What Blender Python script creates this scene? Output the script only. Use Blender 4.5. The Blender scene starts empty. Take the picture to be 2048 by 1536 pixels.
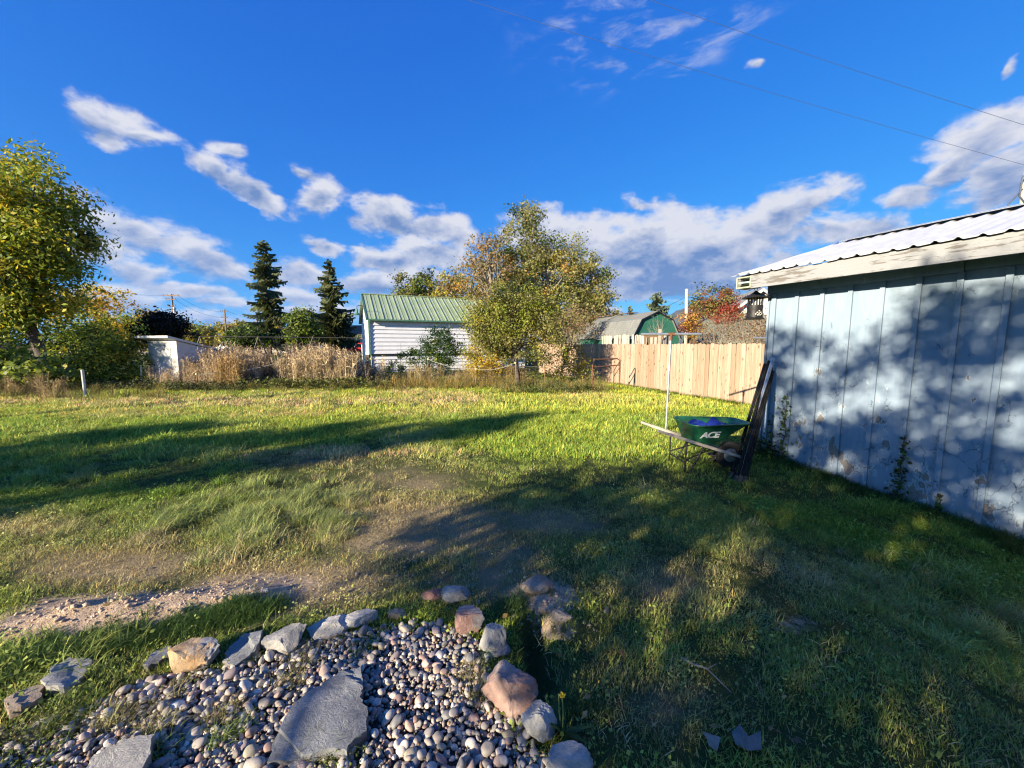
import bpy, bmesh, math, random
import numpy as np
from mathutils import Vector, Matrix, Euler
random.seed(7)
RNG = np.random.default_rng(11)
R = math.radians
SC = bpy.context.scene
COL = SC.collection

# ------------------------------------------------------------------ camera
FPX, PITCH, CAMH = 769.0, R(5.95), 1.65          # focal length in px of a 2048 px wide picture
cam_d = bpy.data.cameras.new('camera')
cam_d.sensor_fit = 'HORIZONTAL'; cam_d.sensor_width = 36.0
cam_d.lens = 36.0 * FPX / 2048.0
cam_d.clip_start = 0.05; cam_d.clip_end = 60000.0
cam = bpy.data.objects.new('camera', cam_d); COL.objects.link(cam)
cam.location = (0, 0, CAMH); cam.rotation_euler = (R(90) - PITCH, 0, 0)
SC.camera = cam

# ------------------------------------------------------------------ light and exposure
SUN_AZ = R(46.5)            # direction the light travels, measured from +Y towards +X
SUN_EL = R(17.5)
SC.view_settings.view_transform = 'Standard'
SC.view_settings.look = 'None'
SC.view_settings.gamma = 1.0
SC.view_settings.use_curve_mapping = False
SC.view_settings.exposure = 1.47
sun_d = bpy.data.lights.new('sun', 'SUN')
sun_d.energy = 5.0; sun_d.angle = R(0.53); sun_d.color = (1.0, 0.87, 0.66)
sun = bpy.data.objects.new('sun', sun_d); COL.objects.link(sun)
LDIR = Vector((math.sin(SUN_AZ) * math.cos(SUN_EL), math.cos(SUN_AZ) * math.cos(SUN_EL), -math.sin(SUN_EL)))
sun.rotation_euler = LDIR.to_track_quat('-Z', 'Y').to_euler()
sun.location = (-20, -20, 20)

def ray(u, v):
    x = (u - 1024) / FPX; y = (768 - v) / FPX
    return Vector((x, math.cos(PITCH) + y * math.sin(PITCH), -math.sin(PITCH) + y * math.cos(PITCH)))
def gp(u, v, z=0.0):
    r = ray(u, v); t = (z - CAMH) / r.z
    return Vector((r.x * t, r.y * t, z))
def at(u, v, Y):
    r = ray(u, v); t = Y / r.y
    return Vector((r.x * t, Y, CAMH + r.z * t))
def proj_np(x, y, z):
    zz = z - CAMH
    d = y * math.cos(PITCH) - zz * math.sin(PITCH)
    up = y * math.sin(PITCH) + zz * math.cos(PITCH)
    d = np.maximum(d, 1e-3)
    return 1024 + FPX * x / d, 768 - FPX * up / d, d

# ------------------------------------------------------------------ node helpers
def ND(nt, typ, ins=None, **props):
    n = nt.nodes.new(typ)
    for k, v in props.items():
        setattr(n, k, v)
    if ins:
        for k, v in ins.items():
            s = n.inputs[k]
            if isinstance(v, bpy.types.NodeSocket):
                nt.links.new(v, s)
            else:
                s.default_value = v
    return n
def MA(nt, op, a, b=None, c=None, clamp=False):
    n = nt.nodes.new('ShaderNodeMath'); n.operation = op; n.use_clamp = clamp
    for i, v in enumerate((a, b, c)):
        if v is None: continue
        if isinstance(v, bpy.types.NodeSocket): nt.links.new(v, n.inputs[i])
        else: n.inputs[i].default_value = v
    return n.outputs[0]
def VM(nt, op, a, b=None):
    n = nt.nodes.new('ShaderNodeVectorMath'); n.operation = op
    for i, v in enumerate((a, b)):
        if v is None: continue
        if isinstance(v, bpy.types.NodeSocket): nt.links.new(v, n.inputs[i])
        else: n.inputs[i].default_value = v
    return n.outputs[0]
def SM(nt, x, lo, hi, a=0.0, b=1.0, smooth=True):
    n = nt.nodes.new('ShaderNodeMapRange')
    n.interpolation_type = 'SMOOTHSTEP' if smooth else 'LINEAR'
    n.clamp = True
    for k, v in zip(('Value', 'From Min', 'From Max', 'To Min', 'To Max'), (x, lo, hi, a, b)):
        if isinstance(v, bpy.types.NodeSocket): nt.links.new(v, n.inputs[k])
        else: n.inputs[k].default_value = v
    return n.outputs[0]
def MIX(nt, f, a, b, blend='MIX'):
    n = nt.nodes.new('ShaderNodeMix'); n.data_type = 'RGBA'; n.blend_type = blend
    for k, v in ((0, f), (6, a), (7, b)):
        if isinstance(v, bpy.types.NodeSocket): nt.links.new(v, n.inputs[k])
        else: n.inputs[k].default_value = (tuple(v) + (1,))[:4] if k else v
    return n.outputs[2]
def NOISE(nt, vec, scale, detail=4, rough=0.55, dist=0.0, out=0):
    ins = {'Scale': scale, 'Detail': detail, 'Roughness': rough, 'Distortion': dist}
    if vec is not None: ins['Vector'] = vec
    return ND(nt, 'ShaderNodeTexNoise', ins).outputs[out]

# ------------------------------------------------------------------ world: sky and clouds
world = bpy.data.worlds.new('World'); SC.world = world; world.use_nodes = True
wt = world.node_tree; wt.nodes.clear()
sky = ND(wt, 'ShaderNodeTexSky', sky_type='NISHITA', sun_disc=False, sun_elevation=SUN_EL,
         sun_rotation=math.atan2(-LDIR.x, -LDIR.y) % (2 * math.pi), altitude=1000.0,
         air_density=1.0, dust_density=0.25, ozone_density=3.0)
sks = ND(wt, 'ShaderNodeSeparateColor', {0: sky.outputs[0]})      # graded like the phone picture: deep blue aloft, no white-out at the horizon
def grade(i, k, p): return MA(wt, 'MULTIPLY', MA(wt, 'POWER', sks.outputs[i], p), k)
skc = ND(wt, 'ShaderNodeCombineColor', {0: grade(0, .040 * 5.35 / 1.68 ** 1.35, 1.35), 1: grade(1, .135 * 5.35 / 1.08 ** .80, .80), 2: grade(2, .62 * 5.35 / 2.1 ** .36, .36)})
bg_sky = ND(wt, 'ShaderNodeBackground', {'Color': skc.outputs[0], 'Strength': 0.074})
dirv = ND(wt, 'ShaderNodeTexCoord').outputs['Generated']
sx = ND(wt, 'ShaderNodeSeparateXYZ', {0: dirv})
az = MA(wt, 'ARCTAN2', sx.outputs[0], sx.outputs[1])
el = MA(wt, 'ARCSINE', sx.outputs[2])
q0 = ND(wt, 'ShaderNodeCombineXYZ', {0: az, 1: el, 2: 0.0}).outputs[0]
flat = VM(wt, 'MULTIPLY', dirv, (1.0, 1.0, 1.7))
wob = NOISE(wt, flat, 9.0, 3, 0.6, out=1)
wob = VM(wt, 'SUBTRACT', wob, (0.5, 0.5, 0.5))
wob = VM(wt, 'MULTIPLY', wob, (0.10, 0.05, 0.0))
qw = VM(wt, 'ADD', q0, wob)
def azel(u, v):
    d = ray(u, v).normalized()
    return math.atan2(d.x, d.y), math.asin(d.z)
# direction, size, tilt, density of each cloud of the sky
CLOUDS = [
    (195, 232, 92, 38, -12, 1.0), (215, 268, 30, 36, 0, .75), (284, 273, 48, 18, 0, .95), (440, 290, 44, 17, 8, .8),
    (420, 338, 72, 25, -18, 1.05), (505, 378, 80, 29, -28, 1.1), (602, 343, 36, 17, 5, .95), (640, 395, 62, 36, 22, .95),
    (255, 455, 130, 42, -10, 1.15), (400, 510, 120, 38, -14, 1.2), (170, 495, 110, 40, 0, 1.0), (275, 540, 66, 26, 0, 1.1), (365, 578, 110, 22, -6, 1.1),
    (230, 600, 120, 30, 0, 1.0), (450, 606, 80, 14, 0, .9), (310, 640, 40, 14, 0, .9), (430, 640, 120, 20, 0, .9), (655, 495, 50, 16, -6, .8),
    (775, 432, 78, 38, -6, 1.25), (890, 462, 95, 38, -12, 1.25), (770, 522, 76, 22, 0, 1.15), (860, 515, 100, 40, 0, 1.2),
    (605, 548, 62, 24, -4, 1.1), (600, 590, 70, 20, -4, 1.1), (735, 568, 70, 24, 0, 1.15), (830, 560, 110, 30, 0, 1.1), (640, 625, 170, 24, 0, .9),
    (1130, 500, 160, 76, 0, 1.4), (1290, 505, 200, 80, 0, 1.5), (1420, 520, 170, 70, 0, 1.4), (1240, 570, 150, 40, 0, 1.2),
    (1545, 440, 110, 56, 14, 1.3), (1625, 405, 70, 36, 14, 1.1), (1680, 462, 140, 38, -8, 1.25), (1810, 398, 72, 30, 6, 1.05), (1400, 570, 110, 24, 0, 1.0),
    (1285, 408, 40, 17, -14, .75), (1960, 290, 110, 74, 34, 1.3), (2030, 340, 130, 66, 20, 1.35), (1900, 340, 70, 34, 24, 1.0), (2080, 240, 90, 70, 40, 1.25),
    (1500, 121, 20, 13, 0, .7), (2040, 130, 26, 14, 10, .8), (1200, 622, 90, 14, 0, .8), (1180, 590, 80, 26, 0, 1.0),
    (2300, 330, 180, 60, 10, 1.2), (-200, 470, 220, 60, 0, 1.2), (-420, 330, 160, 50, 0, 1.0),
]
F = None; S = None
for (u, v, ru, rv, rot, op) in CLOUDS:
    a0, e0 = azel(u, v)
    a1, _ = azel(u + ru, v); a2, _ = azel(u - ru, v)
    _, e1 = azel(u, v - rv); _, e2 = azel(u, v + rv)
    ra, re = abs(a1 - a2) / 2, abs(e1 - e2) / 2
    mp = ND(wt, 'ShaderNodeMapping', {'Vector': qw, 'Location': (a0, e0, 0), 'Rotation': (0, 0, R(rot)), 'Scale': (ra * 1.16, re * 1.20, 1)}, vector_type='TEXTURE')
    ln = ND(wt, 'ShaderNodeVectorMath', {0: mp.outputs[0]}, operation='LENGTH').outputs['Value']
    w = MA(wt, 'MULTIPLY_ADD', ln, -op, op)
    F = w if F is None else MA(wt, 'MAXIMUM', F, w)
    wp = MA(wt, 'MAXIMUM', w, 0.0)
    ly = ND(wt, 'ShaderNodeSeparateXYZ', {0: mp.outputs[0]}).outputs[1]
    S = MA(wt, 'MULTIPLY', wp, ly) if S is None else MA(wt, 'MULTIPLY_ADD', wp, ly, S)
lit = MA(wt, 'DIVIDE', S, MA(wt, 'ADD', MA(wt, 'MAXIMUM', F, 0.0), 0.12))
# scattered clouds in the rest of the sky, low above the horizon
rest = NOISE(wt, VM(wt, 'MULTIPLY', dirv, (1.0, 1.0, 3.0)), 2.6, 4, 0.6)
away = SM(wt, MA(wt, 'ABSOLUTE', az), 1.05, 1.4)
band = MA(wt, 'MULTIPLY', SM(wt, el, 0.9, 0.35), away)
rest = MA(wt, 'MULTIPLY_ADD', MA(wt, 'SUBTRACT', rest, 0.52), 4.0, 0.0)
rest = MA(wt, 'ADD', rest, MA(wt, 'MULTIPLY_ADD', band, 1.0, -1.0))
F = MA(wt, 'MAXIMUM', MA(wt, 'MAXIMUM', F, rest), -0.7)
nz1 = NOISE(wt, flat, 12.0, 8, 0.60, 0.15)
nz2 = NOISE(wt, VM(wt, 'ADD', flat, (0.010, 0.010, -0.022)), 12.0, 4, 0.60, 0.15)
dens = MA(wt, 'ADD', F, MA(wt, 'MULTIPLY', MA(wt, 'SUBTRACT', nz1, 0.50), 2.3))
alpha = SM(wt, dens, -0.06, 0.58)
# streaky wisps high up
wv = ND(wt, 'ShaderNodeMapping', {'Vector': q0, 'Rotation': (0, 0, R(-58)), 'Scale': (3.2, 13.0, 1)}).outputs[0]
wn = NOISE(wt, wv, 2.4, 6, 0.62, 0.3)
wa0, we0 = azel(1290, 40)
wm = ND(wt, 'ShaderNodeMapping', {'Vector': qw, 'Location': (wa0, we0, 0), 'Scale': (0.36, 0.13, 1)}, vector_type='TEXTURE').outputs[0]
wl = ND(wt, 'ShaderNodeVectorMath', {0: wm}, operation='LENGTH').outputs['Value']
wisp = MA(wt, 'MULTIPLY', SM(wt, wn, 0.47, 0.75), SM(wt, wl, 1.05, 0.4))
wisp = MA(wt, 'MULTIPLY', wisp, 0.55)
relief = MA(wt, 'MULTIPLY', MA(wt, 'SUBTRACT', nz1, nz2), 2.6)
thick = SM(wt, dens, 0.35, 1.5)
sh = MA(wt, 'ADD', MA(wt, 'MULTIPLY_ADD', lit, 0.85, 0.74), relief)
sh = MA(wt, 'SUBTRACT', sh, MA(wt, 'MULTIPLY', thick, 0.62), clamp=True)
ccol = MIX(wt, sh, (0.12, 0.20, 0.40), (0.60, 0.60, 0.64))
bg_cloud = ND(wt, 'ShaderNodeBackground', {'Color': ccol, 'Strength': 0.48})
fac = MA(wt, 'MAXIMUM', MA(wt, 'MULTIPLY', alpha, 0.97), wisp)
fac = MA(wt, 'MULTIPLY', fac, SM(wt, el, -0.01, 0.012))
mixw = ND(wt, 'ShaderNodeMixShader', {0: fac, 1: bg_sky.outputs[0], 2: bg_cloud.outputs[0]})
ND(wt, 'ShaderNodeOutputWorld', {0: mixw.outputs[0]})
world.cycles.sampling_method = 'MANUAL'; world.cycles.sample_map_resolution = 512

SC.cycles.use_denoising = True
SC.cycles.denoiser = 'OPENIMAGEDENOISE'
SC.cycles.max_bounces = 5; SC.cycles.diffuse_bounces = 2; SC.cycles.glossy_bounces = 2
SC.cycles.transmission_bounces = 3; SC.cycles.transparent_max_bounces = 4
SC.cycles.caustics_reflective = False; SC.cycles.caustics_refractive = False
SC.cycles.use_adaptive_sampling = True; SC.cycles.adaptive_threshold = 0.015
SC.render.use_persistent_data = False
SC.cycles.filter_width = 1.2

# ------------------------------------------------------------------ materials
def new_mat(name):
    m = bpy.data.materials.new(name); m.use_nodes = True
    m.node_tree.nodes.clear()
    return m, m.node_tree
def finish(nt, col, rough=0.7, metal=0.0, bump=None, bstr=0.3, bdist=0.01, spec=0.4, extra=None):
    ins = {'Base Color': col if isinstance(col, bpy.types.NodeSocket) else (tuple(col) + (1,))[:4],
           'Roughness': rough, 'Metallic': metal, 'Specular IOR Level': spec}
    b = ND(nt, 'ShaderNodeBsdfPrincipled', ins)
    if bump is not None:
        bp = ND(nt, 'ShaderNodeBump', {'Strength': bstr, 'Distance': bdist, 'Height': bump})
        nt.links.new(bp.outputs[0], b.inputs['Normal'])
    if extra: extra(b)
    ND(nt, 'ShaderNodeOutputMaterial', {0: b.outputs[0]})
    return b
def WPOS(nt):
    return ND(nt, 'ShaderNodeNewGeometry').outputs['Position']
def RAND(nt):
    return ND(nt, 'ShaderNodeObjectInfo').outputs['Random']
def mottled(name, c1, c2, scale=6.0, rough=0.75, metal=0.0, bstr=0.3, bdist=0.01, var=0.0, spec=0.35, detail=6, c3=None):
    m, nt = new_mat(name)
    p = WPOS(nt)
    n = NOISE(nt, p, scale, detail, 0.62)
    c = MIX(nt, SM(nt, n, 0.3, 0.7), c1, c2)
    if c3:
        n3 = NOISE(nt, VM(nt, 'ADD', p, (7.3, 1.1, 3.7)), scale * 0.6, 5, 0.65)
        c = MIX(nt, SM(nt, n3, 0.55, 0.68), c, c3)
    if var:
        k = SM(nt, RAND(nt), 0, 1, 1 - var, 1 + var, False)
        c = VM(nt, 'MULTIPLY', c, ND(nt, 'ShaderNodeCombineXYZ', {0: k, 1: k, 2: k}).outputs[0])
    nb = NOISE(nt, p, scale * 5, 5, 0.6)
    finish(nt, c, rough, metal, nb, bstr, bdist, spec)
    return m
def wood(name, c1, c2, c3=None, along=2, scale=1.0, rough=0.8, var=0.15, knots=True):
    """Planks: grain runs along the object's own axis 'along'."""
    m, nt = new_mat(name)
    o = ND(nt, 'ShaderNodeTexCoord').outputs['Object']
    off = ND(nt, 'ShaderNodeCombineXYZ', {0: MA(nt, 'MULTIPLY', RAND(nt), 37.0), 1: MA(nt, 'MULTIPLY', RAND(nt), 91.0), 2: MA(nt, 'MULTIPLY', RAND(nt), 53.0)}).outputs[0]
    st = [22.0 * scale] * 3; st[along] = 1.4 * scale
    g = VM(nt, 'MULTIPLY', VM(nt, 'ADD', o, off), tuple(st))
    n = NOISE(nt, g, 1.0, 6, 0.6, 1.2)
    c = MIX(nt, SM(nt, n, 0.32, 0.68), c1, c2)
    if knots:
        ks = [9.0 * scale] * 3; ks[along] = 3.2 * scale
        vk = ND(nt, 'ShaderNodeTexVoronoi', {'Vector': VM(nt, 'MULTIPLY', VM(nt, 'ADD', o, off), tuple(ks)), 'Scale': 1.0})
        c = MIX(nt, SM(nt, vk.outputs['Distance'], 0.20, 0.10), c, c3 or tuple(x * 0.35 for x in c1))
    k = SM(nt, RAND(nt), 0, 1, 1 - var, 1 + var, False)
    c = VM(nt, 'MULTIPLY', c, ND(nt, 'ShaderNodeCombineXYZ', {0: k, 1: k, 2: MA(nt, 'POWER', k, 1.3)}).outputs[0])
    finish(nt, c, rough, 0, n, 0.35, 0.006, 0.25)
    return m
def leaf_mat(name, transl=0.35, rough=0.55, spec=0.3):
    m, nt = new_mat(name)
    c = ND(nt, 'ShaderNodeAttribute', attribute_name='col').outputs['Color']
    b = ND(nt, 'ShaderNodeBsdfPrincipled', {'Base Color': c, 'Roughness': rough, 'Specular IOR Level': spec})
    t = ND(nt, 'ShaderNodeBsdfTranslucent', {'Color': VM(nt, 'MULTIPLY', c, (1.15, 1.1, 0.6))})
    mx = ND(nt, 'ShaderNodeMixShader', {0: transl, 1: b.outputs[0], 2: t.outputs[0]})
    ND(nt, 'ShaderNodeOutputMaterial', {0: mx.outputs[0]})
    return m
def tint_mat(name, transl=0.3, rough=0.6):
    """Instanced plants: colour of the tuft (instancer attribute) times the blade's own."""
    m, nt = new_mat(name)
    t0 = ND(nt, 'ShaderNodeAttribute', attribute_name='tint', attribute_type='INSTANCER').outputs['Color']
    c0 = ND(nt, 'ShaderNodeAttribute', attribute_name='col').outputs['Color']
    c = VM(nt, 'MULTIPLY', t0, c0)
    b = ND(nt, 'ShaderNodeBsdfPrincipled', {'Base Color': c, 'Roughness': rough, 'Specular IOR Level': 0.25})
    t = ND(nt, 'ShaderNodeBsdfTranslucent', {'Color': c})
    mx = ND(nt, 'ShaderNodeMixShader', {0: transl, 1: b.outputs[0], 2: t.outputs[0]})
    ND(nt, 'ShaderNodeOutputMaterial', {0: mx.outputs[0]})
    return m
M = {}
M['leaf'] = leaf_mat('leaf', 0.42); M['needle'] = leaf_mat('needle', 0.12, 0.65, 0.2)
M['blade'] = tint_mat('grass_blade', 0.28); M['straw'] = tint_mat('straw', 0.15, 0.7)
M['bark'] = mottled('bark', (.055, .042, .032), (.13, .105, .085), 9, .9, bstr=.7, bdist=.02)
M['pale_bark'] = mottled('pale_bark', (.22, .19, .15), (.34, .30, .25), 8, .9, bstr=.5, bdist=.02)
M['dark_metal'] = mottled('dark_metal', (.022, .022, .024), (.05, .047, .045), 30, .55, .6, bstr=.2, bdist=.003)
M['galv'] = mottled('galvanised', (.42, .44, .45), (.60, .62, .63), 18, .42, .75, bstr=.1, bdist=.003)
M['rust'] = mottled('rust', (.11, .05, .028), (.24, .125, .07), 22, .85, .2, bstr=.4, bdist=.004)
M['white'] = mottled('white_paint', (.46, .46, .44), (.58, .57, .54), 4, .6, bstr=.08, c3=(.38, .37, .34))
M['cream'] = mottled('cream_paint', (.40, .36, .29), (.50, .46, .38), 3, .7, bstr=.1)
M['glass'] = mottled('window_glass', (.03, .04, .05), (.05, .06, .07), 2, .08, 0, bstr=.0, spec=.8)
M['rubber'] = mottled('rubber', (.018, .018, .018), (.03, .03, .03), 20, .8)
M['rope'] = mottled('rope', (.26, .25, .21), (.36, .35, .31), 30, .8)
M['wire'] = mottled('wire', (.10, .10, .105), (.16, .16, .16), 30, .5, .7)
M['cable'] = mottled('cable', (.05, .07, .11), (.08, .10, .15), 10, .7)

# ------------------------------------------------------------------ mesh helpers
class MB:
    def __init__(s): s.v = []; s.f = []
    def add(s, vs, fs):
        o = len(s.v); s.v += [tuple(p) for p in vs]; s.f += [tuple(i + o for i in f) for f in fs]; return s
    def box(s, x0, x1, y0, y1, z0, z1, mt=None):
        vs = [Vector(p) for p in ((x0, y0, z0), (x1, y0, z0), (x1, y1, z0), (x0, y1, z0), (x0, y0, z1), (x1, y0, z1), (x1, y1, z1), (x0, y1, z1))]
        if mt is not None: vs = [mt @ p for p in vs]
        return s.add(vs, [(0, 3, 2, 1), (4, 5, 6, 7), (0, 1, 5, 4), (1, 2, 6, 5), (2, 3, 7, 6), (3, 0, 4, 7)])
    def bar(s, a, b, w, h, up=(0, 0, 1)):
        a = Vector(a); b = Vector(b); d = (b - a).normalized(); u = Vector(up)
        sd = d.cross(u)
        if sd.length < 1e-4: sd = d.cross(Vector((1, 0, 0)))
        sd.normalize(); u = sd.cross(d).normalized()
        vs = []
        for p in (a, b):
            for (i, j) in ((-1, -1), (1, -1), (1, 1), (-1, 1)): vs.append(p + sd * (i * w / 2) + u * (j * h / 2))
        return s.add(vs, [(3, 2, 1, 0), (4, 5, 6, 7), (0, 1, 5, 4), (1, 2, 6, 5), (2, 3, 7, 6), (3, 0, 4, 7)])
    def tube(s, pts, rad, n=6, caps=True):
        pts = [Vector(p) for p in pts]; k = len(pts)
        rad = [rad] * k if isinstance(rad, (int, float)) else list(rad)
        o = len(s.v); ref = None
        for i, p in enumerate(pts):
            d = (pts[min(i + 1, k - 1)] - pts[max(i - 1, 0)]).normalized()
            if ref is None:
                ref = d.cross(Vector((0, 0, 1)))
                if ref.length < 1e-3: ref = Vector((1, 0, 0))
            ref = (ref - d * ref.dot(d)).normalized(); b = d.cross(ref)
            for j in range(n):
                t = 2 * math.pi * j / n
                s.v.append(tuple(p + (ref * math.cos(t) + b * math.sin(t)) * rad[i]))
        for i in range(k - 1):
            for j in range(n):
                a = o + i * n + j; c = o + i * n + (j + 1) % n
                s.f.append((a, c, c + n, a + n))
        if caps:
            s.f.append(tuple(o + j for j in range(n))[::-1]); s.f.append(tuple(o + (k - 1) * n + j for j in range(n)))
        return s
    def prism(s, poly, y0, y1):
        """polygon in x,z extruded from y0 to y1"""
        n = len(poly)
        vs = [(x, y0, z) for x, z in poly] + [(x, y1, z) for x, z in poly]
        fs = [tuple(range(n)), tuple(range(2 * n - 1, n - 1, -1))]
        fs += [(i, i + n, (i + 1) % n + n, (i + 1) % n) for i in range(n)]
        return s.add(vs, fs)
    def lathe(s, prof, n=24, c=(0, 0, 0)):
        o = len(s.v); k = len(prof)
        for r, z in prof:
            for j in range(n):
                t = 2 * math.pi * j / n
                s.v.append((c[0] + r * math.cos(t), c[1] + r * math.sin(t), c[2] + z))
        for i in range(k - 1):
            for j in range(n):
                a = o + i * n + j; b = o + i * n + (j + 1) % n
                s.f.append((a, b, b + n, a + n))
        s.f.append(tuple(o + j for j in range(n))[::-1]); s.f.append(tuple(o + (k - 1) * n + j for j in range(n)))
        return s
    def mesh(s, name):
        me = bpy.data.meshes.new(name); me.from_pydata(s.v, [], s.f); me.update(); return me
    def build(s, name, mat, parent=None, smooth=None, loc=None, bevel=None):
        me = s.mesh(name)
        bm = bmesh.new(); bm.from_mesh(me); bmesh.ops.recalc_face_normals(bm, faces=bm.faces); bm.to_mesh(me); bm.free()
        if smooth is not None:
            me.shade_smooth()
            if smooth < 179: me.set_sharp_from_angle(angle=R(smooth))
        return link(name, me, mat, parent, loc, bevel)
def link(name, me, mat, parent=None, loc=None, bevel=None):
    o = bpy.data.objects.new(name, me); COL.objects.link(o)
    if mat is not None and len(me.materials) == 0: me.materials.append(mat if not isinstance(mat, str) else M[mat])
    if parent is not None: o.parent = parent
    if loc is not None: o.location = loc
    if bevel:
        b = o.modifiers.new('bevel', 'BEVEL'); b.width = bevel; b.segments = 2; b.limit_method = 'ANGLE'; b.angle_limit = R(40)
    return o
def thing(name, label, cat, loc=(0, 0, 0), rotz=0.0, group=None):
    o = bpy.data.objects.new(name, None); COL.objects.link(o)
    o.empty_display_size = 0.1
    o.location = loc; o.rotation_euler = (0, 0, rotz); tag(o, label, cat, group); return o
def tag(o, label, cat=None, group=None, kind=None):
    if label: o['label'] = label
    if cat: o['category'] = cat
    if group: o['group'] = group
    if kind: o['kind'] = kind
    return o
def np_mesh(name, verts, faces, mat, parent=None, col=None, smooth=False):
    """verts (N,3), faces (M,k) arrays -> object"""
    verts = np.ascontiguousarray(verts, dtype=np.float32); faces = np.ascontiguousarray(faces, dtype=np.int32)
    me = np_me(name, verts, faces, col, smooth)
    return link(name, me, mat, parent)
def np_me(name, verts, faces, col=None, smooth=False):
    verts = np.ascontiguousarray(verts, dtype=np.float32); faces = np.ascontiguousarray(faces, dtype=np.int32)
    me = bpy.data.meshes.new(name)
    n, k = faces.shape
    me.vertices.add(len(verts)); me.vertices.foreach_set('co', verts.ravel())
    me.loops.add(n * k); me.loops.foreach_set('vertex_index', faces.ravel())
    me.polygons.add(n); me.polygons.foreach_set('loop_start', np.arange(0, n * k, k, dtype=np.int32))
    me.polygons.foreach_set('loop_total', np.full(n, k, dtype=np.int32))
    if smooth: me.polygons.foreach_set('use_smooth', np.ones(n, dtype=bool))
    me.update(calc_edges=True)
    if col is not None:
        a = me.attributes.new('col', 'FLOAT_COLOR', 'POINT')
        c = np.ones((len(verts), 4), dtype=np.float32); c[:, :3] = col
        a.data.foreach_set('color', c.ravel())
    return me
def unit(a):
    return a / np.maximum(np.linalg.norm(a, axis=-1, keepdims=True), 1e-9)

# ------------------------------------------------------------------ the ground
def sstep(x, a, b):
    t = np.clip((x - a) / (b - a), 0, 1); return t * t * (3 - 2 * t)
def vnoise(x, y, seed=0):
    """cheap smooth 2-d noise, about -1..1"""
    r = np.random.default_rng(100 + seed); s = np.zeros_like(x, dtype=float)
    for i in range(9):
        a = r.uniform(0, 2 * math.pi); f = 0.6 * 1.5 ** (i % 5) * r.uniform(.8, 1.25); ph = r.uniform(0, 6.28)
        s += np.sin((x * math.cos(a) + y * math.sin(a)) * f * 2.2 + ph + 1.3 * np.sin(0.7 * f * (x * math.sin(a) - y * math.cos(a)) + ph)) / (1.2 ** (i % 5))
    return s / 5.0
def seg_dist(x, y, a, b):
    ax, ay = a[0], a[1]; bx, by = b[0], b[1]
    dx, dy = bx - ax, by - ay; t = np.clip(((x - ax) * dx + (y - ay) * dy) / (dx * dx + dy * dy), 0, 1)
    return np.hypot(x - ax - t * dx, y - ay - t * dy)
MOUND_A, MOUND_B = gp(40, 1245), gp(490, 1205)
HOLE_A, HOLE_B = gp(1065, 1262), gp(1085, 1395)
RIM_A, RIM_B = gp(1085, 1195), gp(1130, 1265)
def terr(x, y):
    x = np.asarray(x, dtype=float); y = np.asarray(y, dtype=float)
    near = sstep(np.hypot(x, y), 26.0, 14.0)
    z = 0.012 * vnoise(x, y, 1) * near + 0.006 * vnoise(x * 5, y * 5, 2) * sstep(np.hypot(x, y), 9.0, 4.0)
    s = np.clip((5.73 - y) / 0.9026, 0, 3.6)
    z = z - 0.09 * s * sstep(x, 1.4, 3.6)
    z = z + 0.055 * np.exp(-(seg_dist(x, y, MOUND_A, MOUND_B) / 0.17) ** 2) * (1 + .5 * vnoise(x * 6, y * 6, 3) + .35 * vnoise(x * 17, y * 17, 4))
    z = z - 0.15 * np.exp(-(seg_dist(x, y, HOLE_A, HOLE_B) / 0.075) ** 2)
    z = z + 0.05 * np.exp(-(seg_dist(x, y, RIM_A, RIM_B) / 0.12) ** 2)
    return z
def tz(x, y): return float(terr(np.array([x]), np.array([y]))[0])

def px_field(u, v, blobs):
    f = np.zeros_like(u)
    for (bu, bv, ru, rv, a) in blobs:
        f = np.maximum(f, a * np.exp(-((u - bu) / ru) ** 2 - ((v - bv) / rv) ** 2))
    return f
DRY = [(850, 1060, 260, 75, .9), (600, 1170, 250, 60, 1.), (1100, 1045, 130, 40, .8), (980, 1165, 220, 60, .7), (230, 1130, 260, 55, .8), (830, 965, 170, 50, .55),
       (1540, 1150, 170, 55, .4), (1330, 1165, 160, 60, .5), (500, 806, 600, 14, .4), (900, 800, 400, 18, .3), (450, 830, 500, 8, .25), (1000, 1120, 130, 50, .7), (640, 920, 150, 22, .5),
       (1330, 1420, 160, 90, .5), (1150, 1330, 140, 80, .3), (60, 1060, 160, 30, .6)]
DIRT = [(280, 1228, 260, 44, 1.35), (90, 1258, 140, 34, 1.2), (1085, 1195, 85, 38, 1.), (1110, 1255, 60, 36, .8), (530, 1172, 190, 34, .75), (760, 1095, 240, 44, .40), (900, 1045, 170, 34, .34), (250, 1150, 220, 30, .45), (90, 1180, 140, 26, .45), (1580, 1250, 120, 45, .5), (1500, 1160, 80, 28, .3), (440, 1195, 110, 30, 1.)]
LUSH = [(180, 868, 280, 26, 1.), (400, 872, 220, 34, 1.), (100, 935, 210, 48, 1.), (330, 915, 220, 30, .8), (1250, 830, 260, 50, .8), (1500, 950, 220, 70, .8), (1000, 850, 260, 36, .6), (1700, 1010, 140, 60, .9),
        (160, 1080, 120, 30, .6), (1440, 1090, 60, 50, .7), (330, 1265, 220, 30, 1.), (60, 1310, 110, 60, 1.), (1620, 830, 200, 40, .8)]
COARSE = [(590, 1000, 120, 44, 1.), (470, 1050, 130, 48, 1.), (640, 1050, 80, 36, .9), (345, 1045, 80, 26, .8), (830, 880, 70, 26, .9), (120, 950, 180, 30, .6), (1830, 1180, 150, 46, .75), (1950, 1260, 120, 60, .7), (420, 1100, 70, 26, .6)]
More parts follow.
